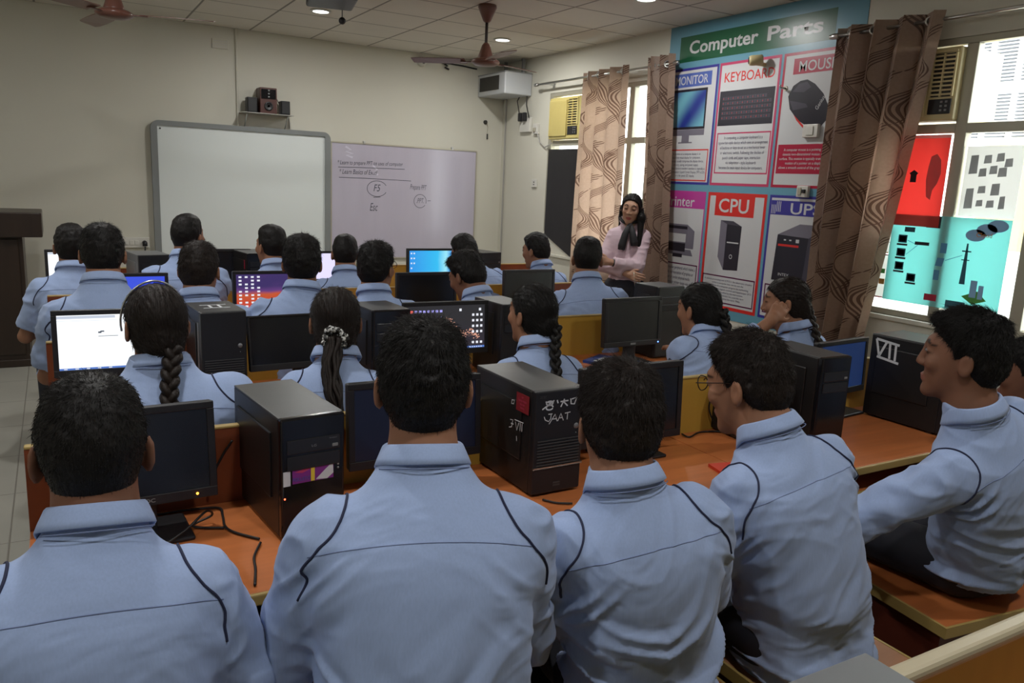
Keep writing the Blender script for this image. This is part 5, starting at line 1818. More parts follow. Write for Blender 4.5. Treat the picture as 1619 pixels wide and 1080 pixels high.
def normals(V, F):
    n = np.cross(V[F[:, 2]] - V[F[:, 0]], V[F[:, 3]] - V[F[:, 1]])
    N = np.zeros_like(V)
    for k in range(4):
        np.add.at(N, F[:, k], n)
    return N / np.maximum(np.linalg.norm(N, axis=1), 1e-12)[:, None]


def contour(V, F, S, keep):
    """polylines where the per-vertex scalar S crosses zero; keep: per-vertex mask"""
    tri = np.concatenate([F[:, [0, 1, 2]], F[:, [0, 2, 3]]])
    sg = S[tri] > 0
    tri = tri[(sg.sum(1) > 0) & (sg.sum(1) < 3) & keep[tri].all(1)]
    pos, adj = {}, {}
    for t in tri:
        es = []
        for a, b in ((t[0], t[1]), (t[1], t[2]), (t[2], t[0])):
            if (S[a] > 0) != (S[b] > 0):
                k = (min(a, b), max(a, b))
                if k not in pos:
                    u = S[k[0]] / (S[k[0]] - S[k[1]])
                    pos[k] = V[k[0]] + u * (V[k[1]] - V[k[0]])
                es.append(k)
        if len(es) == 2:
            adj.setdefault(es[0], []).append(es[1])
            adj.setdefault(es[1], []).append(es[0])
    out, seen = [], set()
    for start in sorted(adj, key=lambda k: len(adj[k])):
        if start in seen:
            continue
        ch, cur = [start], start
        seen.add(start)
        while True:
            nx = [k for k in adj[cur] if k not in seen]
            if not nx:
                break
            cur = nx[0]
            seen.add(cur)
            ch.append(cur)
        if len(ch) > 6:
            pts = np.array([pos[k] for k in ch])
            for _ in range(4):
                pts[1:-1] = (pts[:-2] + pts[1:-1] * 2 + pts[2:]) / 4
            out.append(pts[::2] if len(pts) > 24 else pts)
    return out


def unit(v):
    v = np.array(v, float)
    return v / max(np.linalg.norm(v), 1e-9)


def ik(S, W, l1, l2, pole):
    d = W - S
    L = min(np.linalg.norm(d), (l1 + l2) * 0.995)
    dn = unit(d)
    a = (l1 * l1 - l2 * l2 + L * L) / (2 * L)
    h = math.sqrt(max(l1 * l1 - a * a, 0))
    p = np.array(pole, float)
    p = unit(p - dn * (p @ dn))
    return S + dn * a + p * h, S + dn * L


def sm01(x, a, b):
    t = np.clip((x - a) / (b - a), 0, 1)
    return t * t * (3 - 2 * t)


def head_core(q):
    d = s_ell(q, (0, -0.012, 0.028), (0.0735, 0.094, 0.090))
    d = smin(d, s_ell(q, (0, 0.028, -0.045), (0.057, 0.058, 0.074)), 0.04)
    d = smin(d, s_ell(q, (0, 0.072, -0.100), (0.022, 0.018, 0.018)), 0.03)
    d = smin(d, s_cone(q, (0, -0.035, -0.03), (0, -0.035, -0.12), 0.058, 0.052), 0.03)
    return d


def face_parts(q):
    d = head_core(q)
    d = smin(d, s_ell(q, (0, 0.074, 0.040), (0.048, 0.016, 0.016)), 0.02)
    for s in (-1, 1):
        d = smax(d, -s_ell(q, (0.031 * s, 0.108, 0.021), (0.018, 0.020, 0.012)), 0.012)
        d = smin(d, s_ell(q, (0.031 * s, 0.076, 0.019), (0.016, 0.013, 0.011)), 0.006)
        d = smin(d, s_ell(q, (0.040 * s, 0.068, -0.015), (0.020, 0.016, 0.02)), 0.02)
    d = smin(d, s_cone(q, (0, 0.086, 0.026), (0, 0.1015, -0.019), 0.008, 0.0108), 0.014)
    for s in (-1, 1):
        d = smin(d, s_ell(q, (0.0125 * s, 0.093, -0.023), (0.009, 0.011, 0.008)), 0.006)
        e = q - np.array((0.082 * s, -0.016, -0.006))
        e = np.stack([e[..., 0] - 0.32 * s * -e[..., 1], e[..., 1] + 0.10 * e[..., 2], e[..., 2]], -1)
        ear = s_ell(e, (0, 0, 0), (0.0095, 0.019, 0.033))
        ear = smax(ear, -s_ell(e, (0.010 * s, 0.002, 0.004), (0.006, 0.011, 0.018)), 0.006)
        d = smin(d, ear, 0.006)
    d = smin(d, s_ell(q, (0, 0.086, -0.057), (0.021, 0.0105, 0.0055)), 0.006)
    d = smin(d, s_ell(q, (0, 0.084, -0.068), (0.018, 0.0105, 0.006)), 0.006)
    return d


HY = np.array([-0.14, -0.10, -0.06, -0.03, -0.012, 0.015, 0.022, 0.045, 0.065, 0.085, 0.14])
HZ = {'short': np.array([-0.078, -0.078, -0.068, -0.035, 0.012, 0.004, 0.030, 0.052, 0.066, 0.078, 0.085]),
      'crew': np.array([-0.062, -0.060, -0.052, -0.028, 0.014, 0.008, 0.035, 0.056, 0.070, 0.082, 0.088]),
      'girl': np.array([-0.105, -0.105, -0.095, -0.06, -0.012, 0.006, 0.025, 0.046, 0.064, 0.085, 0.10]),
      'long': np.array([-0.12, -0.12, -0.12, -0.11, -0.08, -0.06, -0.02, 0.050, 0.080, 0.105, 0.12])}


def hair_fn(q, style, vol, fade):
    d = head_core(q)
    m = q[..., 2] - np.interp(q[..., 1], HY, HZ[style]) - (0.0 if style in ('girl', 'long') else 0.0)
    if style == 'long':
        T = np.where(m > 0, 0.009, -0.02) * sm01(m, -0.006, 0.010) + np.where(m > 0, 0, -0.02)
    elif style == 'girl':
        T = 0.009 * sm01(m, -0.004, 0.015) + np.where(m > 0, 0, -0.03) + 0.003 * sm01(q[..., 2], 0.02, 0.1)
    else:
        T = 0.0015 + (0.0095 + vol) * sm01(m, 0.0, fade) + (0.009 + vol * 1.2) * sm01(q[..., 2], 0.06, 0.12) + np.where(m > 0, 0, -0.03)
        T = T + (0.003 + vol) * sm01(q[..., 1], 0.045, 0.09) * sm01(q[..., 2], 0.07, 0.10)
    return d - T


TT = np.array([-0.30, -0.05, 0.10, 0.30, 0.50, 0.62, 0.70, 0.76, 0.82, 0.87, 0.92, 0.965, 1.02, 1.08])
TA = np.array([0.160, 0.162, 0.162, 0.160, 0.166, 0.172, 0.175, 0.170, 0.146, 0.118, 0.092, 0.076, 0.067, 0.064])
TB = np.array([0.140, 0.142, 0.136, 0.122, 0.120, 0.120, 0.116, 0.108, 0.096, 0.085, 0.074, 0.069, 0.066, 0.064])


def person(label, head, Y, hip, Yh, group=None, yaw=0.0, hyaw=0.0, hpitch=0.0, hroll=0.0, s=1.0, w=1.0, style='short', vol=0.0, fade=0.05, h=0.008,
           skin='skin', hairm='hair', shirt='shirt', seat=0.457, sleeve=0.80, wl=None, wr=None, pole_l=None, pole_r=None, bow=0.035, fold=1.0, strands=0,
           braid=None, glasses=False, stand=False, X=None, seed=0, neck=0.0, hand_l='desk', hand_r='desk', band=False, deep=1.0, hem=None, nshift=(0, 0), eyes=False):
    """a seated (or standing) figure; head: photo pixel of the crown at depth Y, hip: photo pixel column of the seat"""
    top = P(head[0], head[1], y=Y) if X is None else P(head[0], head[1], x=X)
    Hc = top - np.array([0, 0, (0.130 if style in ('girl', 'long') else 0.138 + vol * 2) * s])
    cy, sy = math.cos(math.radians(hyaw)), math.sin(math.radians(hyaw))
    Rh = np.array(Matrix.Rotation(math.radians(hyaw), 3, 'Z') @ Matrix.Rotation(math.radians(hpitch), 3, 'X') @ Matrix.Rotation(math.radians(hroll), 3, 'Y'))
    if stand:
        H = np.array([Hc[0] + hip[0], Hc[1] + hip[1], Hc[2] - 0.655 * s])
    else:
        hp = P(hip[0], hip[1], y=Yh)
        H = np.array([hp[0], Yh, seat + 0.098])
    r0 = np.array([math.cos(math.radians(yaw)), math.sin(math.radians(yaw)), 0.0])
    f0 = np.array([-r0[1], r0[0], 0.0])
    N = Hc + Rh @ np.array([0, -0.035, -0.085]) * s + np.array([0, 0, -0.012 * s + neck]) - f0 * 0.012 + r0 * nshift[0] + f0 * nshift[1]
    L = np.linalg.norm(N - H)
    u = (N - H) / L
    r = unit(r0 - u * (r0 @ u))
    f = np.cross(u, r)
    base = thing('person', label, 'person', (float(H[0]), float(H[1]), 0.0), 0.0, group)
    O = np.array([float(H[0]), float(H[1]), 0.0])

    def local(g):
        d = g - H
        t = (d @ u) / L
        return d @ r, d @ f + bow * 4 * t * (1 - t) * (t > 0) * (t < 1), t

    def torso(g, grow=0.0):
        x, y, t = local(g)
        a = np.interp(t, TT, TA) * w + grow
        b = np.interp(t, TT, TB) * (0.5 + 0.5 * w) * deep + grow
        n = 2.35
        e = (np.abs(x / a) ** n + np.abs(y / b) ** n) ** (1 / n)
        d = (e - 1) * np.minimum(a, b) * 0.92
        d = smax(d, (t - 1.045) * L, 0.006)
        return d

    def pt(t, x=0.0, y=0.0):
        return H + u * L * t + r * x + f * (y - bow * 4 * t * (1 - t))
    # arms
    arms = []
    for sgn, tgt, pole in ((-1, wl, pole_l), (1, wr, pole_r)):
        S = pt(0.762, sgn * 0.150 * w, 0.005)
        if tgt is None:
            row = [k for k in 'ABCD' if ROWF[k] > Y - 0.1][0]
            tgt = np.array([H[0] + r0[0] * sgn * 0.16 + f0[0] * 0.27, min(ROWF[row] - 0.09, S[1] + 0.30), DZ - 0.055])
            reach = 0.51 * s
            d = tgt - S
            if np.linalg.norm(d) > reach:
                tgt = S + d / np.linalg.norm(d) * reach
        pole = pole if pole is not None else unit(r0 * sgn * 0.40 - f0 * 0.25 + np.array([0, 0, -0.8]))
        E_, W_ = ik(S, np.array(tgt, float), 0.285 * s, 0.245 * s, pole)
        arms.append((sgn, S, E_, W_))
    lo = np.minimum.reduce([Hc - 0.16 * s, H - 0.22, *[a[3] - 0.15 for a in arms], *[a[2] - 0.1 for a in arms]])
    hi = np.maximum.reduce([Hc + 0.16 * s, N + 0.25, *[a[3] + 0.15 for a in arms], *[a[2] + 0.1 for a in arms]])
    # ---- body
    B = Field(np.maximum(lo, [-9, -9, 0.02]), hi, h)
    B.cone(H + u * 0.02, N - u * 0.10, 0.085, 0.075, 0.03)
    B.cone(N - u * 0.10, N + u * 0.0, 0.075, 0.062, 0.04)
    B.cone(N - u * 0.02, Hc + Rh @ np.array([0, -0.022, -0.07]) * s, 0.058 * s, 0.053 * s, 0.03)
    B.add(lambda g: face_parts(((g - Hc) @ Rh) / s) * s, Hc - 0.15 * s, Hc + 0.15 * s, 0.022)
    for (sgn, S, E_, W_), hm in zip(arms, (hand_l, hand_r)):
        B.cone(pt(0.70, sgn * 0.05), S - u * 0.012, 0.055, 0.040, 0.03)
        B.cone(S - u * 0.012, E_, 0.041 * s, 0.037 * s, 0.02)
        B.cone(E_, W_, 0.038 * s, 0.025 * s, 0.01)
        fd = unit(W_ - E_)
        if hm == 'desk':
            dr = unit(np.array([fd[0] * 0.6 + f0[0] * 0.4, fd[1] * 0.6 + f0[1] * 0.4, 0.05]))
            up = np.array([0, 0, 1.0])
        elif hm == 'cheek':
            dr = unit(Hc + Rh @ np.array([-0.105, -0.03, 0.045]) * s - W_)
            up = unit(EYE - W_ - dr * ((EYE - W_) @ dr))
        else:
            dr = fd
            up = unit(f0 - fd * (f0 @ fd))
        lat = unit(np.cross(dr, up))
        up = np.cross(lat, dr)
        th = -sgn
        B.cone(W_, W_ + dr * 0.03 * s, 0.025 * s, 0.024 * s, 0.01)
        for i in range(4):
            off = (i - 1.5) * 0.0195 * s
            kb = W_ + dr * (0.085 - 0.006 * abs(i - 1.3)) * s + lat * off
            B.cone(W_ + dr * 0.02 * s + lat * off * 0.6, kb, 0.0125 * s, 0.0110 * s, 0.010)
            fl = (0.040, 0.044, 0.041, 0.032)[i if th < 0 else 3 - i] * s
            curl = (0.45, 0.40, 0.45, 0.55)[i] * (1.0 if hm != 'cheek' else 1.25)
            k1 = kb + (dr * math.cos(curl * 0.5) - up * math.sin(curl * 0.5)) * fl
            k2 = k1 + (dr * math.cos(curl * 1.8) - up * math.sin(curl * 1.8)) * fl * 0.75
            B.cone(kb, k1, 0.0092 * s, 0.0084 * s, 0.004)
            B.cone(k1, k2, 0.0084 * s, 0.0072 * s, 0.003)
        tb = W_ + dr * 0.025 * s + lat * th * 0.018 * s
        t1 = tb + (dr * 0.7 + lat * th * 0.75 - up * 0.25) * 0.038 * s
        t2 = t1 + (dr * 0.95 + lat * th * 0.3 - up * 0.3) * 0.028 * s
        B.cone(tb, t1, 0.0125 * s, 0.0105 * s, 0.006)
        B.cone(t1, t2, 0.0100 * s, 0.0080 * s, 0.003)
    V, F = B.mesh()
    V = relax(V, F, 1, 0.3)
    me = from_np('body', V - O, F)
    q = ((V - Hc) @ Rh) / s
    front = q[:, 1] > 0.06
    lip = front * (1 - sm01(np.sqrt((q[:, 0] / 0.025) ** 2 + ((q[:, 2] + 0.063) / 0.013) ** 2), 0.75, 1.1))
    br = np.maximum.reduce([1 - sm01(np.sqrt(((q[:, 0] - 0.032 * k) / 0.022) ** 2 + ((q[:, 2] - 0.046 + 3.0 * (q[:, 0] * k - 0.03) ** 2 * 10) / 0.0050) ** 2), 0.7, 1.2) for k in (-1, 1)]
                           + [1 - sm01(np.sqrt(((q[:, 0] - 0.031 * k) / 0.017) ** 2 + ((q[:, 2] - 0.0125) / 0.0040) ** 2), 0.7, 1.2) for k in (-1, 1)]) * front
    for nm, vals in (('lip', lip), ('brow', br)):
        at = me.attributes.new(nm, 'FLOAT', 'POINT')
        at.data.foreach_set('value', vals.astype(np.float32))
    link('body', me, M[skin], base, True)
    # ---- hair
    Hf = Field(Hc - 0.20 * s, Hc + 0.20 * s, max(0.0035, h * 0.72))
    Hf.add(lambda g: hair_fn(((g - Hc) @ Rh) / s, style, vol, fade) * s, Hc - 0.17 * s, Hc + 0.17 * s, 0.0)
    if style == 'long':
        Hf = Field(np.minimum(Hc - 0.20, N - 0.30), Hc + 0.20 * s, max(0.0045, h * 0.72))
        Hf.add(lambda g: hair_fn(((g - Hc) @ Rh) / s, style, vol, fade) * s, Hc - 0.17 * s, Hc + 0.17 * s, 0.0)
        for sx, drop, fw in ((1, 0.16, -0.085), (-1, 0.30, 0.09), (0.5, 0.22, -0.09), (-0.5, 0.22, -0.09)):
            a = Hc + Rh @ np.array([sx * 0.070, -0.035 if abs(sx) == 1 else -0.085, -0.01])
            b = N + r * sx * (0.088 if fw > 0 else 0.066) + f * fw * 0.9 + np.array([0, 0, 0.015])
            c = N + r * sx * 0.082 + f * (fw + (0.035 if fw > 0 else 0)) + np.array([0, 0, -drop])
            Hf.cone(a, b, 0.030, 0.031, 0.02)
            Hf.cone(b, c, 0.031, 0.012, 0.02)
    if style == 'girl' and braid:
        Hf.add(lambda g: s_ell(((g - Hc) @ Rh) / s, (0, -0.088, -0.045), (0.044, 0.032, 0.05)) * s, Hc - 0.17, Hc + 0.17, 0.03)
    V, F = Hf.mesh()
    V = relax(V, F, 1, 0.3)
    Nn = normals(V, F)
    ql = ((V - Hc) @ Rh) / s
    if style in ('short', 'crew'):
        amp = sm01(ql[:, 2] - np.interp(ql[:, 1], HY, HZ[style]), 0, 0.08)
        V = V + Nn * ((0.5 if style == 'crew' else 1.0) * amp * (0.0032 * vnoise(V * 70, seed) + 0.0022 * vnoise(V * 190, seed + 3)))[:, None]
    else:
        ang = np.arctan2(ql[:, 0], ql[:, 2] + 0.02)
        V = V + Nn * ((0.0010 * np.sin(ang * 46 + 2 * vnoise(V * 25, seed)) + 0.0012 * vnoise(V * 60, seed)) * sm01(ql[:, 2], -0.12, -0.06))[:, None]
    hme = from_np('hair', V - O, F)
    ho = link('hair', hme, M[hairm], base, True)
    if strands:
        rg = np.random.default_rng(seed + 11)
        if style in ('short', 'crew'):
            sel = np.where(ql[:, 2] - np.interp(ql[:, 1], HY, HZ[style]) > 0.006)[0]
            ln = np.interp(ql[:, 2], [-0.08, 0.0, 0.06, 0.12], [0.004, 0.008, 0.016, 0.021]) * (0.55 if style == 'crew' else 1.0) * (1 + vol * 60)
            lift = 0.28
        else:
            sel = np.where(ql[:, 2] > -0.10)[0]
            ln = np.full(len(V), 0.035)
            lift = 0.05
        pick = rg.choice(sel, strands)
        p0 = V[pick]
        n0 = Nn[pick]
        crown = Hc + Rh @ np.array([0.012, -0.055, 0.115]) * s
        if style in ('short', 'crew'):
            tdir = p0 - crown
        else:
            tdir = (Hc + Rh @ np.array([0, -0.10, -0.05]) * s) - p0
        tdir = tdir - n0 * (tdir * n0).sum(1)[:, None]
        tdir /= np.maximum(np.linalg.norm(tdir, axis=1), 1e-6)[:, None]
        tdir = tdir + rg.normal(0, 0.28 if lift > 0.1 else 0.10, tdir.shape)
        l_ = (ln[pick] * rg.uniform(0.5, 1.15, strands) * s)[:, None]
        p1 = p0 + (tdir * 0.8 + n0 * lift) * l_ * 0.5
        p2 = p1 + (tdir * 0.95 + n0 * lift * 0.3) * l_ * 0.5
        pts = np.stack([p0 - n0 * 0.001, p1, p2], 1) - O
        hc = bpy.data.hair_curves.new('hair_strands')
        hc.add_curves([3] * strands)
        hc.attributes['position'].data.foreach_set('vector', pts.astype(np.float32).ravel())
        ra = hc.attributes.get('radius') or hc.attributes.new('radius', 'FLOAT', 'POINT')
        ra.data.foreach_set('value', np.tile(np.array([0.00045, 0.00035, 0.0001], dtype=np.float32), strands))
        hc.materials.append(M[hairm])
        so = bpy.data.objects.new('hair_strands', hc)
        COL.objects.link(so)
        so.parent = ho
        so['kind'] = 'stuff'
    # ---- shirt
    t_hem = hem if hem is not None else (seat + 0.012 - H[2]) / (u[2] * L)
    lo2 = np.minimum.reduce([H - 0.30, *[a[1] - 0.1 for a in arms], *[a[2] - 0.1 for a in arms]])
    hi2 = np.maximum.reduce([N + 0.02, *[a[1] + 0.12 for a in arms], *[a[2] + 0.1 for a in arms], H + 0.26])
    if sleeve > 1:
        for a in arms:
            lo2, hi2 = np.minimum(lo2, a[3] - 0.08), np.maximum(hi2, a[3] + 0.08)
    G = Field(lo2, hi2, h)
    G.add(torso, np.minimum(H - 0.28, N - 0.28), np.maximum(H + 0.28, N + 0.05), 0.0)
    sl, g = G.sub(G.lo, G.lo + G.h * G.n)
    G.F = np.maximum(G.F, ((t_hem - local(g)[2]) * L).astype(np.float32))

    def arm_fn(sgn, S, E_, W_):
        d = E_ - S
        if sleeve <= 1:
            e = S + d * sleeve
            return lambda g: smax(s_cone(g, S, S + d * 1.02, 0.060 * w, 0.064), (g - e) @ unit(d), 0.004)
        e2 = E_ + (W_ - E_) * (sleeve - 1)
        fd = unit(W_ - E_)
        return lambda g: smin(s_cone(g, S, E_, 0.060 * w, 0.055), smax(s_cone(g, E_, W_, 0.053, 0.043), (g - e2) @ fd, 0.004), 0.025)
    afs = []
    for a in arms:
        fn = arm_fn(*a)
        afs.append(fn)
        lo_, hi_ = np.minimum(a[1], a[2]) - 0.09, np.maximum(a[1], a[2]) + 0.09
        if sleeve > 1:
            lo_, hi_ = np.minimum(lo_, a[3] - 0.06), np.maximum(hi_, a[3] + 0.06)
        G.add(fn, lo_, hi_, 0.045)
    V, F = G.mesh()
    V = relax(V, F, 2, 0.4)
    Nn = normals(V, F)
    x, y, t = local(V)
    dt = torso(V)
    da = np.minimum.reduce([fn(V) for fn in afs])
    onarm = sm01(dt - da, -0.01, 0.02)
    # cloth folds: slanting creases at the waist, pulls from the armpits, soft unevenness
    Q = np.stack([x, y, t * L], 1)
    wp = vnoise(Q * 5.0, seed + 1)[:, None] * 0.09
    c1 = np.stack([Q[:, 0] * 5 + Q[:, 2] * 3 + wp[:, 0] * 8, Q[:, 1] * 5, Q[:, 2] * 19 - np.abs(Q[:, 0]) * 9 + wp[:, 0] * 20], 1)
    rid = 1 - np.abs(vnoise(c1, seed + 2)) * 2
    waist = (1 - sm01(t, 0.18, 0.62)) * (1 - onarm) + 0.16
    disp = 0.0145 * fold * rid * waist
    dpit = np.minimum.reduce([np.linalg.norm(Q - np.array([k * 0.165 * w, -0.05, 0.60 * L]), axis=1) for k in (-1, 1)])
    c2 = np.stack([Q[:, 0] * 7, Q[:, 1] * 7, Q[:, 2] * 26 + np.abs(Q[:, 0]) * 24], 1)
    disp += 0.013 * fold * (1 - np.abs(vnoise(c2, seed + 5)) * 2) * np.exp(-(dpit / 0.085) ** 2)
    c3 = np.stack([V[:, 0] * 16, V[:, 1] * 16, V[:, 2] * 24], 1)
    disp += onarm * 0.008 * fold * (1 - np.abs(vnoise(c3, seed + 8)) * 2)
    c4 = np.stack([Q[:, 0] * 22 + wp[:, 0] * 30, Q[:, 1] * 18, Q[:, 2] * 48 + wp[:, 0] * 60], 1)
    disp += 0.0022 * fold * (1 - np.abs(vnoise(c4, seed + 9)) * 2) * (0.35 + waist)
    disp += 0.0025 * vnoise(V * 9, seed + 6)
    V = V + Nn * disp[:, None]
    sme = from_np('shirt', V - O, F)
    so = link('shirt', sme, M[shirt], base, True)
    x, y, t = local(V)
    # navy piping round the armholes, stitched yoke across the back
    S_ = (torso(V) - np.minimum.reduce([fn(V) for fn in afs])) + 0.004
    keep = (t > 0.60) & (t < 0.95)
    if shirt == 'shirt' and h <= 0.0085:
        for sgn in (-1, 1):
            cs = contour(V + Nn * 0.0010, F, S_, keep & (x * sgn > 0.05))
            if cs:
                mb = MB()
                for c in cs:
                    if len(c) > 8:
                        mb.tube(c - O, 0.0025, 6)
                mb.build('piping', M['piping'], so, smooth=True)
        cs = contour(V + Nn * 0.0002, F, t - 0.775 - 0.030 * (x / 0.17) ** 2 * -1.0, (S_ < 0.004) & (y < 0.03))
        if cs:
            mb = MB()
            for c in cs:
                if len(c) > 8:
                    mb.tube(c - O, 0.0011, 5)
            mb.build('yoke_seam', M['seam'], so, smooth=True)
    # collar: stand and turned-down leaf around the neck
    ax = unit((Hc + Rh @ np.array([0, -0.025, -0.08]) * s) - (N - u * 0.02))
    ax = unit(ax * 0.45 + u * 0.55)
    cr = unit(r - ax * (r @ ax))
    cf = np.cross(ax, cr)
    prof = [(0.061, -0.020), (0.0595, 0.010), (0.0605, 0.020), (0.065, 0.0225), (0.0685, 0.018), (0.077, -0.004), (0.0805, -0.016), (0.0775, -0.018), (0.068, 0.008)]
    nseg = 40
    VV, FF = [], []
    for i in range(nseg + 1):
        a = math.radians(112 + (428 - 112) * i / nseg)
        e = abs(i / nseg - 0.5) * 2
        for (rr, zz) in prof:
            rr2 = rr * s * (1.02 + 0.05 * w) + 0.0
            fr = math.sin(a)
            drop = -0.030 * max(fr, 0) * (1 if zz < 0.02 else 0.7) - 0.012 * e ** 3 * (zz < 0)
            VV.append(N + ax * (zz * 0.92 * s + 0.004 + drop) + cr * math.cos(a) * rr2 * 1.03 + cf * math.sin(a) * rr2 * 1.0)
    k = len(prof)
    for i in range(nseg):
        for j in range(k):
            a, b = i * k + j, i * k + (j + 1) % k
            FF.append((a, b, b + k, a + k))
    cme = from_np('collar', np.array(VV) - O, np.array(FF))
    link('collar', cme, M[shirt], so, True)
    if shirt == 'shirt' and h < 0.009:
        MB().tube([N + ax * (-0.0165 * s - 0.002) + cr * math.cos(a_) * 0.0835 * s * 1.07 + cf * math.sin(a_) * 0.0835 * s * 1.04 - O for a_ in [math.radians(205 + 130 * i_ / 16) for i_ in range(17)]], 0.0012, 5).build('collar_edge', M['seam'], so, smooth=True)
    # ---- trousers and shoes
    hh = max(h, 0.008)
    legs = []
    for sgn in (-1, 1):
        hj = H + r0 * sgn * 0.085 + np.array([0, 0, -0.008])
        if stand:
            kn = hj + f0 * 0.02 + np.array([0, 0, -0.40 * s])
            an = np.array([hj[0], hj[1], 0.09])
        else:
            kn = hj + f0 * 0.40 * s + r0 * sgn * 0.015 + np.array([0, 0, 0.005])
            kn[2] = seat + 0.075
            an = kn + np.array([0, 0, 0.09 - kn[2]]) - f0 * 0.03
        legs.append((sgn, hj, kn, an))
    lo3 = np.minimum.reduce([H - 0.22] + [l[2] - 0.12 for l in legs] + [l[3] - 0.12 for l in legs])
    hi3 = np.maximum.reduce([H + 0.22] + [l[2] + 0.12 for l in legs] + [l[3] + 0.12 for l in legs])
    lo3[2] = 0.05
    T_ = Field(lo3, hi3, hh)
    T_.add(lambda g: s_ell(g, H + np.array([0, 0, 0.0]) + f0 * 0.012, ((0.160 if not stand else 0.188) * w, (0.122 if not stand else 0.150) * deep, 0.108)), H - 0.2, H + 0.2, 0.0)
    for (sgn, hj, kn, an) in legs:
        T_.cone(hj + f0 * 0.02, kn, 0.088, 0.070, 0.035)
        T_.cone(kn, an, 0.068, 0.058, 0.03)
    if not stand:
        sl, g = T_.sub(T_.lo, T_.lo + T_.h * T_.n)
        flatm = (seat + 0.002 - g[..., 2])
        near = np.abs((g - H) @ f0) < 0.17
        T_.F = np.where(near & (g[..., 2] > seat - 0.08), np.maximum(T_.F, flatm), T_.F).astype(np.float32)
    sl, g = T_.sub(T_.lo, T_.lo + T_.h * T_.n)
    T_.F = T_.F if stand else np.where(local(g)[2] > t_hem + 0.01, np.maximum(T_.F, -(torso(g) + 0.016)), T_.F).astype(np.float32)
    V, F = T_.mesh()
    V = relax(V, F, 1, 0.4)
    Nn = normals(V, F)
    V = V + Nn * (0.004 * (1 - np.abs(vnoise(V * np.array([14, 14, 20]), seed + 4)) * 2))[:, None] * (V[:, 2] > seat + 0.02)[:, None]
    link('trousers', from_np('trousers', V - O, F), M['trousers'], base, True)
    for (sgn, hj, kn, an) in legs:
        mb = MB()
        yw = math.atan2(f0[1], f0[0]) - PI / 2
        mb.sphere((0, 0.05, 0.045), 0.05, 14, (0.82, 2.4, 0.85)).box((-0.04, -0.065, 0.0), (0.04, 0.165, 0.02), 0.01)
        mb.build('shoe', M['shoe'], base, smooth=True, xf=Matrix.Translation(Vector((an[0] - O[0], an[1] - O[1], 0))) @ Matrix.Rotation(yw, 4, 'Z'))
    # ---- extras
    if braid:
        pts = [Hc + Rh @ np.array(braid.get('start', (0, -0.108, -0.035))) * s]
        for (tt, xx) in braid['path']:
            bb = np.interp(tt, TT, TB) * (0.5 + 0.5 * w) * deep
            pts.append(pt(tt, xx, -bb - 0.022))
        sm_ = []
        n = len(pts)
        for i in range(n - 1):
            p0, p1, p2, p3 = pts[max(i - 1, 0)], pts[i], pts[i + 1], pts[min(i + 2, n - 1)]
            for k_ in range(16):
                v = k_ / 16
                sm_.append(0.5 * (2 * p1 + (p2 - p0) * v + (2 * p0 - 5 * p1 + 4 * p2 - p3) * v * v + (3 * p1 - p0 - 3 * p2 + p3) * v ** 3))
        sm_.append(pts[-1])
        sm_ = np.array(sm_)
        dist = np.concatenate([[0], np.cumsum(np.linalg.norm(np.diff(sm_, axis=0), axis=1))])
        tot = dist[-1]
        ns = int(tot / 0.0045)
        P_ = np.stack([np.interp(np.linspace(0, tot, ns), dist, sm_[:, i]) for i in range(3)], 1)
        tg = np.gradient(P_, axis=0)
        tg /= np.linalg.norm(tg, axis=1)[:, None]
        lat = np.cross(tg, f)
        lat /= np.linalg.norm(lat, axis=1)[:, None]
        out = np.cross(lat, tg)
        mb = MB()
        th0 = np.linspace(0, tot, ns)
        if braid.get('loose'):
            tie = braid.get('tie', 0.45) * tot
            for k_ in range(26):
                rg = np.random.default_rng(seed * 100 + k_)
                rad = 0.026 * math.sqrt(rg.random())
                an_ = rg.uniform(0, 2 * PI)
                spread = np.where(th0 < tie, 1 - 0.45 * sm01(th0, tie - 0.05, tie), 0.55 + 0.35 * sm01(th0, tie, tie + 0.06)) * (1 - 0.5 * sm01(th0, tot - 0.08, tot))
                wv = 0.004 * np.sin(th0 * 60 + rg.uniform(0, 6))
                pk = P_ + lat * ((rad * math.cos(an_) * spread + wv)[:, None]) + out * ((rad * math.sin(an_) * spread)[:, None])
                mb.tube((pk - O)[::2], [0.0085 * (1 - 0.6 * (i / (ns / 2))) for i in range(len(pk[::2]))], 6)
        else:
            for k_ in range(3):
                ph = th0 / 0.055 * 2 * PI * 0.5 + k_ * 2 * PI / 3
                A = 0.80 * braid.get('r', 0.021) * (1 - 0.35 * th0 / tot)
                pk = P_ + lat * (A * np.sin(ph))[:, None] + out * (A * 0.5 * np.sin(2 * ph))[:, None]
                mb.tube(pk - O, list(A * 0.78 * (1 - 0.2 * (th0 / tot) ** 6)), 8)
        mb.build('braid', M[hairm], base, smooth=True)
        if braid.get('tie') is not None:
            k_ = int(ns * braid['tie'])
            mb = MB()
            ring = [P_[k_] + lat[k_] * 0.024 * math.cos(a_) + out[k_] * 0.020 * math.sin(a_) - O for a_ in np.linspace(0, 2 * PI, 17)]
            mb.tube(ring, 0.006, 6, cap=False)
            mb.build('hair_tie', M['scarf'], base, smooth=True)
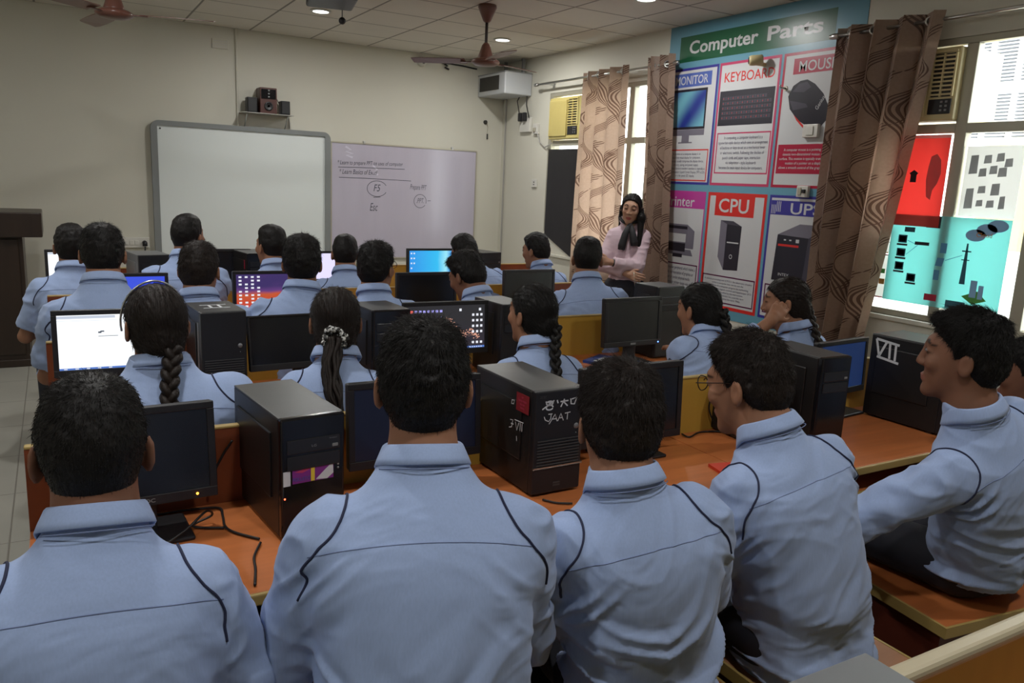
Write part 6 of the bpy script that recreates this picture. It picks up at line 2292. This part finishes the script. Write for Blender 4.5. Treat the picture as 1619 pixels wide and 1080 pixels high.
        if braid.get('scrunchie'):
            cpt = Hc + Rh @ np.array([-0.012, -0.112, -0.030]) * s
            mb = MB()
            rg = np.random.default_rng(5)
            for k_ in range(46):
                a_ = 2 * PI * k_ / 46
                pp = cpt + Rh @ np.array([0.030 * math.cos(a_) + rg.normal(0, 0.005), -0.004 + rg.normal(0, 0.006), 0.030 * math.sin(a_) + rg.normal(0, 0.005)])
                mb.sphere(pp - O, 0.0095, 8)
            mb.build('scrunchie', M['scrunchie'], base, smooth=True)
    if braid and braid.get('band'):
        mb = MB()
        ps = []
        for k_ in range(25):
            a_ = math.radians(-15 + 210 * k_ / 24)
            q_ = np.array([math.cos(a_) * 0.090, 0.022 - 0.02 * math.sin(a_), 0.02 + math.sin(a_) * 0.117])
            ps.append(Hc + Rh @ q_ * s - O)
        mb.tube(ps, 0.003, 6).build('hairband', M['steel'], base, smooth=True)
    if glasses:
        fm = MB()
        for sx in (-1, 1):
            c_ = np.array([sx * 0.032, 0.107, 0.018])
            fm.tube([Hc + Rh @ (c_ + np.array([0.024 * math.cos(a_), -0.004 * abs(math.cos(a_)), 0.019 * math.sin(a_)])) * s - O for a_ in np.linspace(0, 2 * PI, 21)], 0.0014 * s, 6, cap=False)
            fm.tube([Hc + Rh @ np.array(v_) * s - O for v_ in ((sx * 0.056, 0.108, 0.022), (sx * 0.074, 0.06, 0.022), (sx * 0.078, 0.0, 0.020), (sx * 0.079, -0.018, 0.008))], 0.0014 * s, 6)
        fm.tube([Hc + Rh @ np.array(v_) * s - O for v_ in ((-0.009, 0.113, 0.022), (0, 0.116, 0.025), (0.009, 0.113, 0.022))], 0.0014 * s, 6)
        fm.build('spectacles', M['black_gloss'], base, smooth=True)
    if eyes:
        for sx in (-1, 1):
            ec = Hc + Rh @ np.array([0.031 * sx, 0.0800, 0.0185]) * s
            Mx = Matrix.Translation(Vector(ec - O)) @ Matrix(Rh.tolist()).to_4x4()
            MB().sphere((0, 0, 0), 0.0112 * s, 14, (1.15, 1, 0.62)).build('eye', M['eye_white'], base, smooth=True, xf=Mx)
            MB().sphere((0, 0.0062 * s, 0.0006), 0.0055 * s, 12, (1, 1, 1)).build('iris', M['black_gloss'], base, smooth=True, xf=Mx)
    if band:
        sgn, S, E_, W_ = arms[0]
        a_ = W_ + (E_ - W_) * 0.10
        MB().tube([a_ - O, a_ + unit(E_ - W_) * 0.032 - O], 0.033, 16).build('wristwatch', M['black_plastic'], base, smooth=True)
    return dict(base=base, O=O, H=H, N=N, Hc=Hc, Rh=Rh, r=r, f=f, u=u, L=L, arms=arms, pt=pt)


_sc, _nt, _b = new_mat('black_white_printed_cloth')
_tc = _nt.nodes.new('ShaderNodeTexCoord')
_nz = _nt.nodes.new('ShaderNodeTexNoise')
_nz.inputs['Scale'].default_value = 95
_rp = _nt.nodes.new('ShaderNodeValToRGB')
_rp.color_ramp.elements[0].position = 0.50
_rp.color_ramp.elements[1].position = 0.56
_rp.color_ramp.elements[0].color = (0.012, 0.012, 0.012, 1)
_rp.color_ramp.elements[1].color = (0.6, 0.6, 0.58, 1)
_nt.links.new(_tc.outputs['Object'], _nz.inputs['Vector'])
_nt.links.new(_nz.outputs['Fac'], _rp.inputs[0])
_nt.links.new(_rp.outputs[0], _b.inputs['Base Color'])
M['scrunchie'] = _sc

GA, GB, GC, GD = 'pupils in the nearest row', 'girls in the second row', 'boys in the third row', 'boys in the front row'
HA, HB, HC_, HD = 0.0055, 0.0065, 0.008, 0.0085
# nearest row
person('boy seen from behind at bottom left, very short hair, before orange-lit monitor', (140, 589), 1.42, (125, 1060), 1.27, GA, yaw=2, hyaw=-3, hpitch=-4, style='crew', h=HA, seed=1, w=1.02, strands=7000, skin='skin_dark', fade=0.09, fold=0.7)
person('broad-backed boy in the centre between two black towers', (672, 499), 1.33, (672, 1060), 1.14, GA, yaw=-19, hyaw=-21, hpitch=-3, style='short', neck=-0.025, h=HA, seed=2, w=1.13, strands=9000, sleeve=1.45, fold=0.8)
person('boy with full wavy hair before the monitor, right of scribbled tower', (985, 569), 1.28, (1010, 1060), 1.20, GA, yaw=-12, hyaw=-22, hpitch=-8, style='short', vol=0.003, h=HA, seed=3, w=1.02, strands=11000, hairm='hair_brown', sleeve=0.92)
person('boy wearing spectacles, bent forward on the tan bench', (1190, 523), 1.36, (1262, 990), 1.20, GA, yaw=-2, hyaw=16, hpitch=-14, style='short', vol=0.002, h=HA, seed=4, w=1.0, strands=9000, glasses=True, hairm='hair_brown', sleeve=0.9, eyes=True)
person('boy shown in profile facing left on the orange bench, long sleeves', (1533, 486), 1.24, (1540, 930), 1.22, GA, yaw=4, hyaw=28, hpitch=0, style='short', vol=0.004, h=HA, seed=5, w=1.04, strands=10000, skin='skin_dark', sleeve=1.6, hem=0.05, wl=(1.93, 1.56, 0.76), pole_l=(-0.6, -0.5, -0.6), eyes=True, neck=-0.03)
person('boy cut off by the right edge behind the profile boy', (1640, 532), 1.40, (1665, 900), 1.27, GA, yaw=0, hyaw=20, hpitch=-5, style='short', h=HA, seed=6, w=1.0, strands=6000, skin='skin_dark', eyes=True)
# second row
person('girl with thin hairband and long plait before the white screen', (243, 448), 2.52, (258, 640), 2.45, GB, yaw=-2, hyaw=9, style='girl', h=HB, seed=7, w=1.26, s=1.0, strands=5000, hairm='hair_brown', braid=dict(path=[(0.86, 0.01), (0.62, 0.012), (0.36, 0.018), (0.10, 0.02)], start=(0.018, -0.110, -0.045), r=0.021, band=True), fold=0.6, glasses=True)
person('girl with black and white scrunchie in her ponytail', (530, 453), 2.56, (527, 640), 2.47, GB, yaw=-14, hyaw=-12, style='girl', h=HB, seed=8, w=0.86, s=0.96, strands=5000, hairm='hair_brown', braid=dict(path=[(0.88, -0.02), (0.66, 0.0), (0.42, 0.02), (0.18, 0.02)], start=(-0.012, -0.112, -0.035), loose=True, tie=0.52, scrunchie=True), fold=0.6)
person('girl with single plait beside the dangling-cable tower', (843, 448), 2.55, (850, 600), 2.47, GB, yaw=-6, hyaw=14, style='girl', h=HB, seed=9, w=0.84, s=0.96, strands=5000, braid=dict(path=[(0.88, 0.02), (0.66, 0.02), (0.44, 0.05), (0.25, 0.08)], start=(0.03, -0.108, -0.03), r=0.019), fold=0.6)
person('girl with thick plait leaning left towards the square monitor', (1108, 447), 2.62, (1092, 600), 2.47, GB, wl=P(1062, 556, z=DZ + 0.05), yaw=6, hyaw=8, hroll=0, hpitch=-8, style='girl', h=HB, seed=10, w=0.92, s=0.97, strands=5000, sleeve=0.72, braid=dict(path=[(0.94, 0.05), (0.78, 0.11), (0.62, 0.16), (0.50, 0.185)], start=(0.03, -0.112, 0.0), r=0.022), fold=0.6)
_w5 = P(1219, 507, y=2.395)
person('girl resting her head on one hand before the near curtain', (1246, 438), 2.50, (1252, 590), 2.47, GB, yaw=4, hyaw=38, hroll=4, hpitch=-6, style='girl', h=0.006, seed=11, w=0.86, s=0.97, strands=4000, skin='skin', hairm='hair_brown', wl=_w5, pole_l=(-0.8, 0.3, -0.8), hand_l='cheek', sleeve=1.72, braid=dict(path=[(0.92, 0.03), (0.70, 0.03), (0.45, 0.03)], r=0.018), fold=0.6)
# third row
person('big-shouldered boy at left before the plain blue screen', (160, 352), 3.72, (172, 560), 3.62, GC, yaw=-4, hyaw=-6, hpitch=-6, style='short', h=HC_, seed=12, w=1.12, strands=3000)
person('boy with small head above the pale-striped tower', (315, 380), 3.72, (335, 560), 3.62, GC, yaw=-8, hyaw=-24, hpitch=-2, style='short', h=HC_, seed=13, w=1.0, strands=3000, hairm='hair_brown')
person('boy with cowlick in front of the sunset screen', (477, 369), 3.66, (462, 560), 3.60, GC, yaw=-14, hyaw=-14, style='short', vol=0.003, h=HC_, seed=14, w=1.06, strands=3000)
person('boy with bowl-shaped hair left of the switched-off black monitor', (597, 380), 3.72, (610, 560), 3.62, GC, yaw=-16, hyaw=-48, style='short', vol=0.003, h=HC_, seed=15, w=0.98, strands=3000, glasses=True)
person('boy with bowed head looking down, below the sky-blue screen', (739, 395), 3.78, (765, 560), 3.62, GC, yaw=0, hyaw=22, hpitch=-26, style='short', vol=0.005, h=HC_, seed=16, w=0.94, strands=3000, skin='skin_dark', eyes=True)
person('crew-cut boy sitting straight in front of the standing woman', (931, 373), 3.74, (936, 560), 3.62, GC, yaw=-26, hyaw=-34, style='crew', h=HC_, seed=17, w=1.06, strands=3000, fade=0.08, sleeve=1.4)
# front row
person('boy at far left nearest the dark cabinet', (110, 352), 4.95, (112, 480), 4.86, GD, yaw=4, hyaw=3, style='short', h=HD, seed=18, w=1.0)
person('tall boy in front of the whiteboard with head turned right', (297, 337), 4.86, (292, 480), 4.78, GD, yaw=-4, hyaw=-38, style='crew', h=HD, seed=19, w=1.12, fade=0.08)
person('boy facing left beside the tower with orange light', (427, 354), 4.98, (428, 480), 4.86, GD, yaw=6, hyaw=22, style='crew', vol=0.004, h=HD, seed=20, w=1.0, fade=0.09)
person('boy in front of the gap between the two boards', (546, 369), 4.98, (552, 480), 4.86, GD, yaw=-14, hyaw=-18, style='crew', h=HD, seed=21, w=0.98, fade=0.08)
person('boy bending low beside the sky-blue screen', (735, 369), 5.02, (775, 480), 4.78, GD, yaw=2, hyaw=16, hpitch=-28, style='short', h=HD, seed=22, w=1.06, vol=0.002)
person('boy looking left in front of the black sheet', (848, 367), 4.98, (858, 480), 4.84, GD, yaw=-2, hyaw=26, hpitch=-10, style='short', vol=0.003, h=HD, seed=23, w=0.94, eyes=True)

# the standing woman
TY = 143.0
tf = np.array([-math.sin(math.radians(TY)), math.cos(math.radians(TY)), 0])
tr = np.array([math.cos(math.radians(TY)), math.sin(math.radians(TY)), 0])
top_ = P(1000, 305, x=4.16)
hc_ = top_ - np.array([0, 0, 0.130])
hip_ = np.array([0.0, 0.0, 0.0]) - tf * 0.0
ct = hc_ + np.array([0, 0, -0.43])
wl_ = ct + tr * 0.145 + tf * 0.185 + np.array([0, 0, -0.005])
wr_ = ct + tr * 0.0 + tf * 0.150 + np.array([0, 0, -0.095])
T = person('woman in pink shirt and black scarf standing with folded arms by the curtain', (1000, 305), 5.3, (0.015, 0.03), 0, None, X=4.16, yaw=TY, hyaw=TY - 10, hpitch=-10, hroll=-6, s=1.0, w=0.84, vol=0, style='long', h=0.0050,
           seed=24, skin='skin_light', shirt='shirt_pink', stand=True, wl=wl_, wr=wr_, pole_l=-tr * 0.9 - tf * 0.1 + np.array([0, 0, -0.5]), pole_r=tr * 0.9 - tf * 0.1 + np.array([0, 0, -0.5]),
           hand_l='fold', hand_r='fold', sleeve=1.86, bow=0.0, fold=0.5, band=True, strands=5000, hem=0.02)
O = T['O']
mb = MB()
Nn_, uu, ff, rr = T['N'], T['u'], T['f'], T['r']
ring = [Nn_ + rr * 0.082 * math.cos(a) + ff * (0.085 * math.sin(a) + 0.008) + uu * (0.0 - 0.030 * max(math.sin(a), 0) + 0.006 * math.cos(3 * a)) - O for a in np.linspace(0, 2 * PI, 25)]
mb.tube(ring, 0.012, 8, cap=False)
kn = Nn_ + ff * 0.118 - uu * 0.055
mb.sphere(kn - O, 0.024, 14, (1.1, 0.8, 0.95))
mb.build('scarf', M['scarf'], T['base'], smooth=True)
mb = MB()
for dx, ln in ((0.022, 0.20), (-0.018, 0.16)):
    a = [kn - O + rr * dx * 0.4, kn - O + rr * dx * 1.6 - uu * 0.07 + ff * 0.012, kn - O + rr * dx * 2.4 - uu * ln * 0.8 + ff * 0.018, kn - O + rr * dx * 2.6 - uu * ln + ff * 0.016]
    mb.tube(a, [0.020, 0.028, 0.034, 0.030], 10)
mb.build('scarf_end', M['scarf'], T['base'], smooth=True)
wq = T['arms'][1][3]
pe = tag(MB().tube([wq + tf * 0.035 - tr * 0.055 + np.array([0, 0, 0.02]), wq + tf * 0.045 - tr * 0.075 + np.array([0, 0, -0.10])], 0.005, 8).build('pen', M['alu'], None, smooth=True), 'slim pale pen held by the woman in pink', 'pen')
pe['group'] = None or 'held things'
